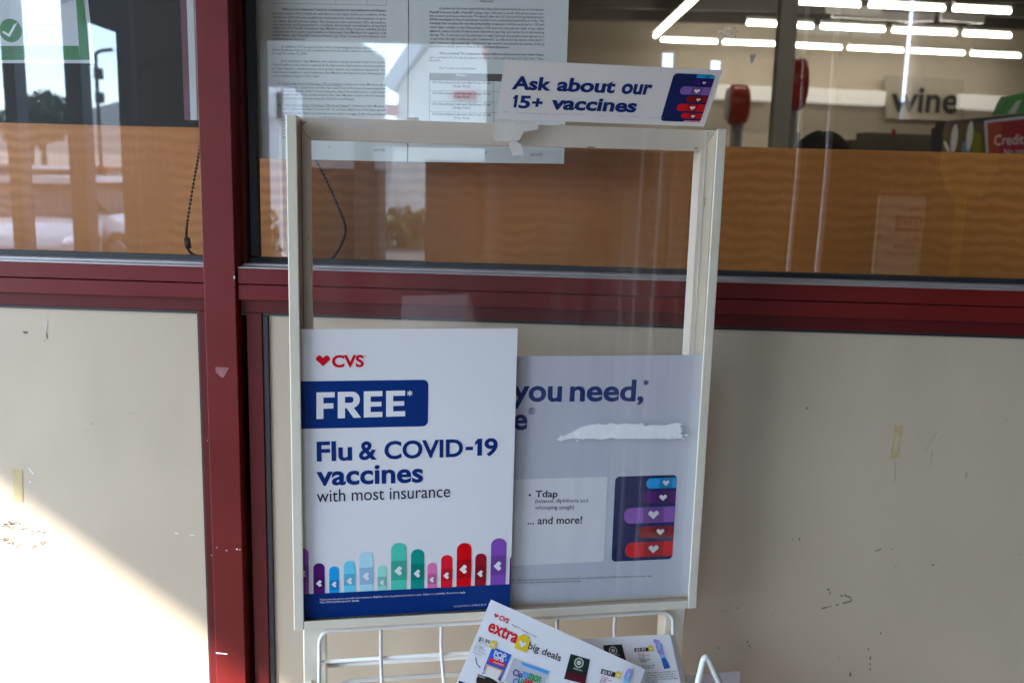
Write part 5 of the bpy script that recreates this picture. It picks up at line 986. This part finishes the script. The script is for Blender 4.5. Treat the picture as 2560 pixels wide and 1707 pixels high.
# hedge and tree, cars, buildings
LEAF = mat('leaf_dark', (.035, .065, .018), .6, var=.5, scale=3); LEAF2 = mat('leaf_olive', (.12, .11, .022), .6, var=.4, scale=6); BARK = mat('bark', (.09, .065, .045), .9, var=.2, scale=12)
def leaves(mb, c, rad, n_, sz):
    for k in range(n_):
        d_ = np.random.RandomState(k*7+int(abs(c[0]*31))).normal(size=3); d_ = d_/np.linalg.norm(d_); p_ = np.array(c)+d_*np.array(rad)*(random.random()**.4)
        a_ = np.array([random.gauss(0, 1) for _ in range(3)]); a_ = a_/np.linalg.norm(a_)*sz; b2 = np.array([random.gauss(0, 1) for _ in range(3)]); b2 = b2/np.linalg.norm(b2)*sz*.6
        mb.add([p_-a_, p_+b2, p_+a_, p_-b2], [(0, 1, 2, 3)])
def tree(base_, h, r, label):
    root = thing('leafy_tree', label, 'tree', base_, 'trees beyond the parking lot'); bb = np.array(base_, float)
    mb = MB(); mb.tube([bb, bb+ZZ*h*.35+np.array([.1, 0, 0]), bb+ZZ*h*.7], [r*.10, r*.07, r*.03], 8)
    for k in range(4):
        a_ = k*1.6; mb.tube([bb+ZZ*h*.35, bb+ZZ*h*.6+np.array([math.cos(a_), math.sin(a_), 0])*r*.5], [r*.05, r*.02], 6)
    obj('trunk', mb, BARK, root); mb = MB()
    for k in range(14):
        d_ = np.array([random.uniform(-1, 1), random.uniform(-1, 1), random.uniform(-.7, .9)])*r*.62; leaves(mb, bb+ZZ*h*.64+d_*np.array([1, 1, .8]), (r*.42, r*.42, r*.33), 150, r*.09)
    obj('crown', mb, LEAF, root)
for (px, py, dist, h, r, lb) in ((100, 300, 44, 5.2, 1.7, 'dark leafy tree mirrored between the slim posts'), (70, 300, 52, 5.0, 2.0, 'lower dark tree behind the first one')):
    a = mirr(px, py, dist); tree((a[0], a[1], -.32), h, r, lb)
a = mirr(1000, 505, 19.0); mb = MB()
for k in range(40): leaves(mb, (a[0]-2.2+k*.11, a[1], .02+.09*math.sin(k*1.3)), (.3, .4, .5), 60, .10)
tag(obj('hedge', mb, LEAF2), 'low olive green hedge at the edge of the parking lot', 'hedge')
a = mirr(655, 560, 6.5); mb = MB(); leaves(mb, (a[0], a[1], a[2]-.2), (.16, .16, .45), 260, .05); tag(obj('shrub', mb, LEAF2), 'yellow green shrub beside the walkway', 'shrub')
def car(loc, rot, col, label, group='cars in the parking lot'):
    root = thing('parked_car', label, 'car', loc, group); c_, s_ = math.cos(rot), math.sin(rot)
    T = lambda x, y, z: (loc[0]+x*c_-y*s_, loc[1]+x*s_+y*c_, loc[2]+z)
    secs = [(-2.25, .62, .32, .62), (-2.15, .80, .25, .78), (-1.6, .88, .22, .90), (-.9, .90, .20, .94), (0, .90, .20, .94), (.9, .90, .20, .92), (1.6, .88, .22, .84), (2.1, .80, .26, .72), (2.28, .60, .34, .58)]
    mb = MB(); vs = []; NS = 10
    for x, w, z0, z1 in secs:
        for k in range(NS):
            a_ = 2*math.pi*(k+.5)/NS; ca, sa = math.cos(a_), math.sin(a_); vs.append(T(x, w*np.sign(ca)*abs(ca)**.35, (z0+z1)/2+(z1-z0)/2*np.sign(sa)*abs(sa)**.35))
    fs_ = [(i*NS+k, i*NS+(k+1) % NS, (i+1)*NS+(k+1) % NS, (i+1)*NS+k) for i in range(len(secs)-1) for k in range(NS)]
    mb.add(vs, fs_, 0, True); mb.poly([vs[k] for k in range(NS)][::-1]); mb.poly([vs[-NS+k] for k in range(NS)])
    paint = mat('car_paint_%02x%02x%02x' % tuple(int(255*x) for x in col), col, .25, var=.02, coat=.8); obj('body', mb, paint, root)
    prof = [(-1.75, .90), (-1.05, 1.30), (.25, 1.34), (1.05, .92)]
    mb = MB(); P3 = [T(x, -.78 if z < 1 else -.62, z) for x, z in prof]+[T(x, .78 if z < 1 else .62, z) for x, z in prof]
    mb.add(P3, [(0, 1, 2, 3), (7, 6, 5, 4), (1, 5, 6, 2)]); mb.add(P3, [(0, 4, 5, 1), (2, 6, 7, 3)]); obj('cabin', mb, mat('car_glass', (.012, .014, .016), .35, spec=.2), root)
    mb = MB(); mb.prism([T(-1.16, -.66, 1.30), T(.36, -.66, 1.335), T(.36, .66, 1.335), T(-1.16, .66, 1.30)], np.array([0, 0, .10])); obj('roof', mb, paint, root)
    for sx, sy in ((-1.4, -1), (-1.4, 1), (1.4, -1), (1.4, 1)):
        mb = MB(); mb.tube([T(sx, sy*.70, .32), T(sx, sy*.90, .32)], .32, 18); w = obj('wheel', mb, mat('tyre', (.02, .02, .02), .8), root)
        mb = MB(); mb.tube([T(sx, sy*.90, .32), T(sx, sy*.915, .32)], [.21, .19], 14); obj('rim', mb, mat('rim_grey', (.45, .45, .47), .3, metal=.8), w)
    for sy in (-.62, .62): mb = MB(); mb.ball(T(2.17, sy, .62), (.10, .16, .08), 10, 6); obj('headlight', mb, mat('headlight', (.75, .77, .8), .1), root)
    for sy in (-.62, .62): mb = MB(); mb.ball(T(-2.15, sy, .72), (.10, .16, .07), 10, 6); obj('tail_light', mb, mat('tail_red', (.4, .01, .01), .2), root)
    mb = MB(); mb.box((2.20, -.42, .34), (2.30, .42, .50), T); obj('grille', mb, STEEL, root)
for (px, dist, rot, col, lb) in ((265, 14.5, R_(28), (.78, .78, .78), 'white parked car nearest the slim posts'), (105, 13.2, R_(70), (.42, .44, .48), 'silver parked car next to the white one'), (130, 24, R_(75), (.75, .75, .76), 'second white car in the row farther off'), (225, 25, R_(85), (.35, .03, .03), 'dark red car in the far row'), (40, 25, R_(95), (.2, .22, .26), 'dark grey car in the far row')):
    a = mirr(px, 540, dist); car((a[0], a[1], -.32), rot, col, lb)
# traffic lamp pole
a = mirr(247, 300, 24); root = thing('street_lamp', 'tall thin street lamp pole with signal heads', 'street lamp', (a[0], a[1], -.32))
zt_ = mirr(247, 140, 24)[2]; mb = MB(); mb.tube([(a[0], a[1], -.32), (a[0], a[1], zt_)]+arc((a[0], a[1], zt_), (a[0], a[1], zt_+.15), (a[0]+.45, a[1], zt_+.15)), .05, 8); obj('pole', mb, STEEL, root)
for py in (185, 245): zq = mirr(247, py, 24)[2]; mb = MB(); mb.box((a[0]-.04, a[1]-.1, zq-.14), (a[0]+.15, a[1]+.1, zq+.14)); obj('signal_head', mb, STEEL, root, .03)
# far hills
m = MB(); n_ = 60; vs = []
for i in range(n_+1):
    x = -700+1400*i/n_; h = 38+16*math.sin(i*.37)+9*math.sin(i*.9+1)+5*math.sin(i*1.9); vs += [(x, -620, -.46), (x, -700, h)]
m.add(vs, [(2*i, 2*i+2, 2*i+3, 2*i+1) for i in range(n_)], 0, True); struct('hills', m, mat('far_hill', (.10, .12, .13), .9, var=.2, scale=.02))
# gabled building across the lot
GD = 21.0
def gp(px, py, d=GD): return mirr(px, py, d)
bl0 = gp(640, 380); root = thing('gabled_building', 'pale gabled building with red sign strips across the parking lot', 'building', (bl0[0], bl0[1], -.32))
STONE = mat('pale_stone', (.78, .74, .66), .85, var=.2, scale=2, bump=.4, bscale=12); FASC = mat('grey_fascia', (.55, .56, .58), .6, var=.05)
x0, x1 = gp(960, 300)[0], gp(1500, 300)[0]; yb = gp(960, 300)[1]
pk_ = gp(1090, 100)
m = MB(); m.prism([np.array((x0, yb, -.32)), np.array((x1, yb, -.32)), np.array((x1, yb, 2.2)), gp(1250, 70), pk_, gp(1000, 210)], np.array([0, -5.0, 0])); obj('wall', m, STONE, root)
m = MB(); A, Bq = gp(985, 230), gp(1078, 92); dd = (Bq-A); nn = np.array([-dd[2], 0, dd[0]]); nn = nn/np.linalg.norm(nn)*.28*(1 if dd[0] > 0 else -1); m.prism([A+np.array([0, .3, 0]), Bq+np.array([0, .3, 0]), Bq+nn+np.array([0, .3, 0]), A+nn+np.array([0, .3, 0])], np.array([0, -5.6, 0])); obj('roof', m, FASC, root)
for (pa, pb, nm) in (((1210, 105), (1290, 145), 'r'), ((1135, 228), (1190, 248), 'r'), ((965, 262), (995, 290), 'r')):
    a, b_ = gp(*pa, GD-.1), gp(*pb, GD-.1); m = MB(); m.box((min(a[0], b_[0]), a[1]-.06, min(a[2], b_[2])), (max(a[0], b_[0]), a[1], max(a[2], b_[2]))); obj('sign_strip', m, mat('sign_strip_red', (.45, .03, .04), .5), root)
m = MB(); a, b_ = gp(640, 330, 26), gp(905, 108, 26); m.box((min(a[0], b_[0])-2, a[1]-4, -.32), (max(a[0], b_[0]), a[1], max(a[2], b_[2]))); tag(obj('low_building', m, mat('grey_stucco', (.24, .24, .22), .85, var=.1, scale=1.5)), 'low pale building left of the gabled one', 'building')
for px, lb in ((725, 'white lamp column mirrored in the first notice page'), (690, 'second white lamp column near the red mullion reflection')):
    a = gp(px, 380, 9); m = MB(); m.box((a[0]-.05, a[1]-.05, -.02), (a[0]+.05, a[1]+.05, 2.2)); m.box((a[0]-.11, a[1]-.11, 1.9), (a[0]+.11, a[1]+.11, 2.15)); tag(obj('lamp_column', m, PIPE), lb, 'lamp column')
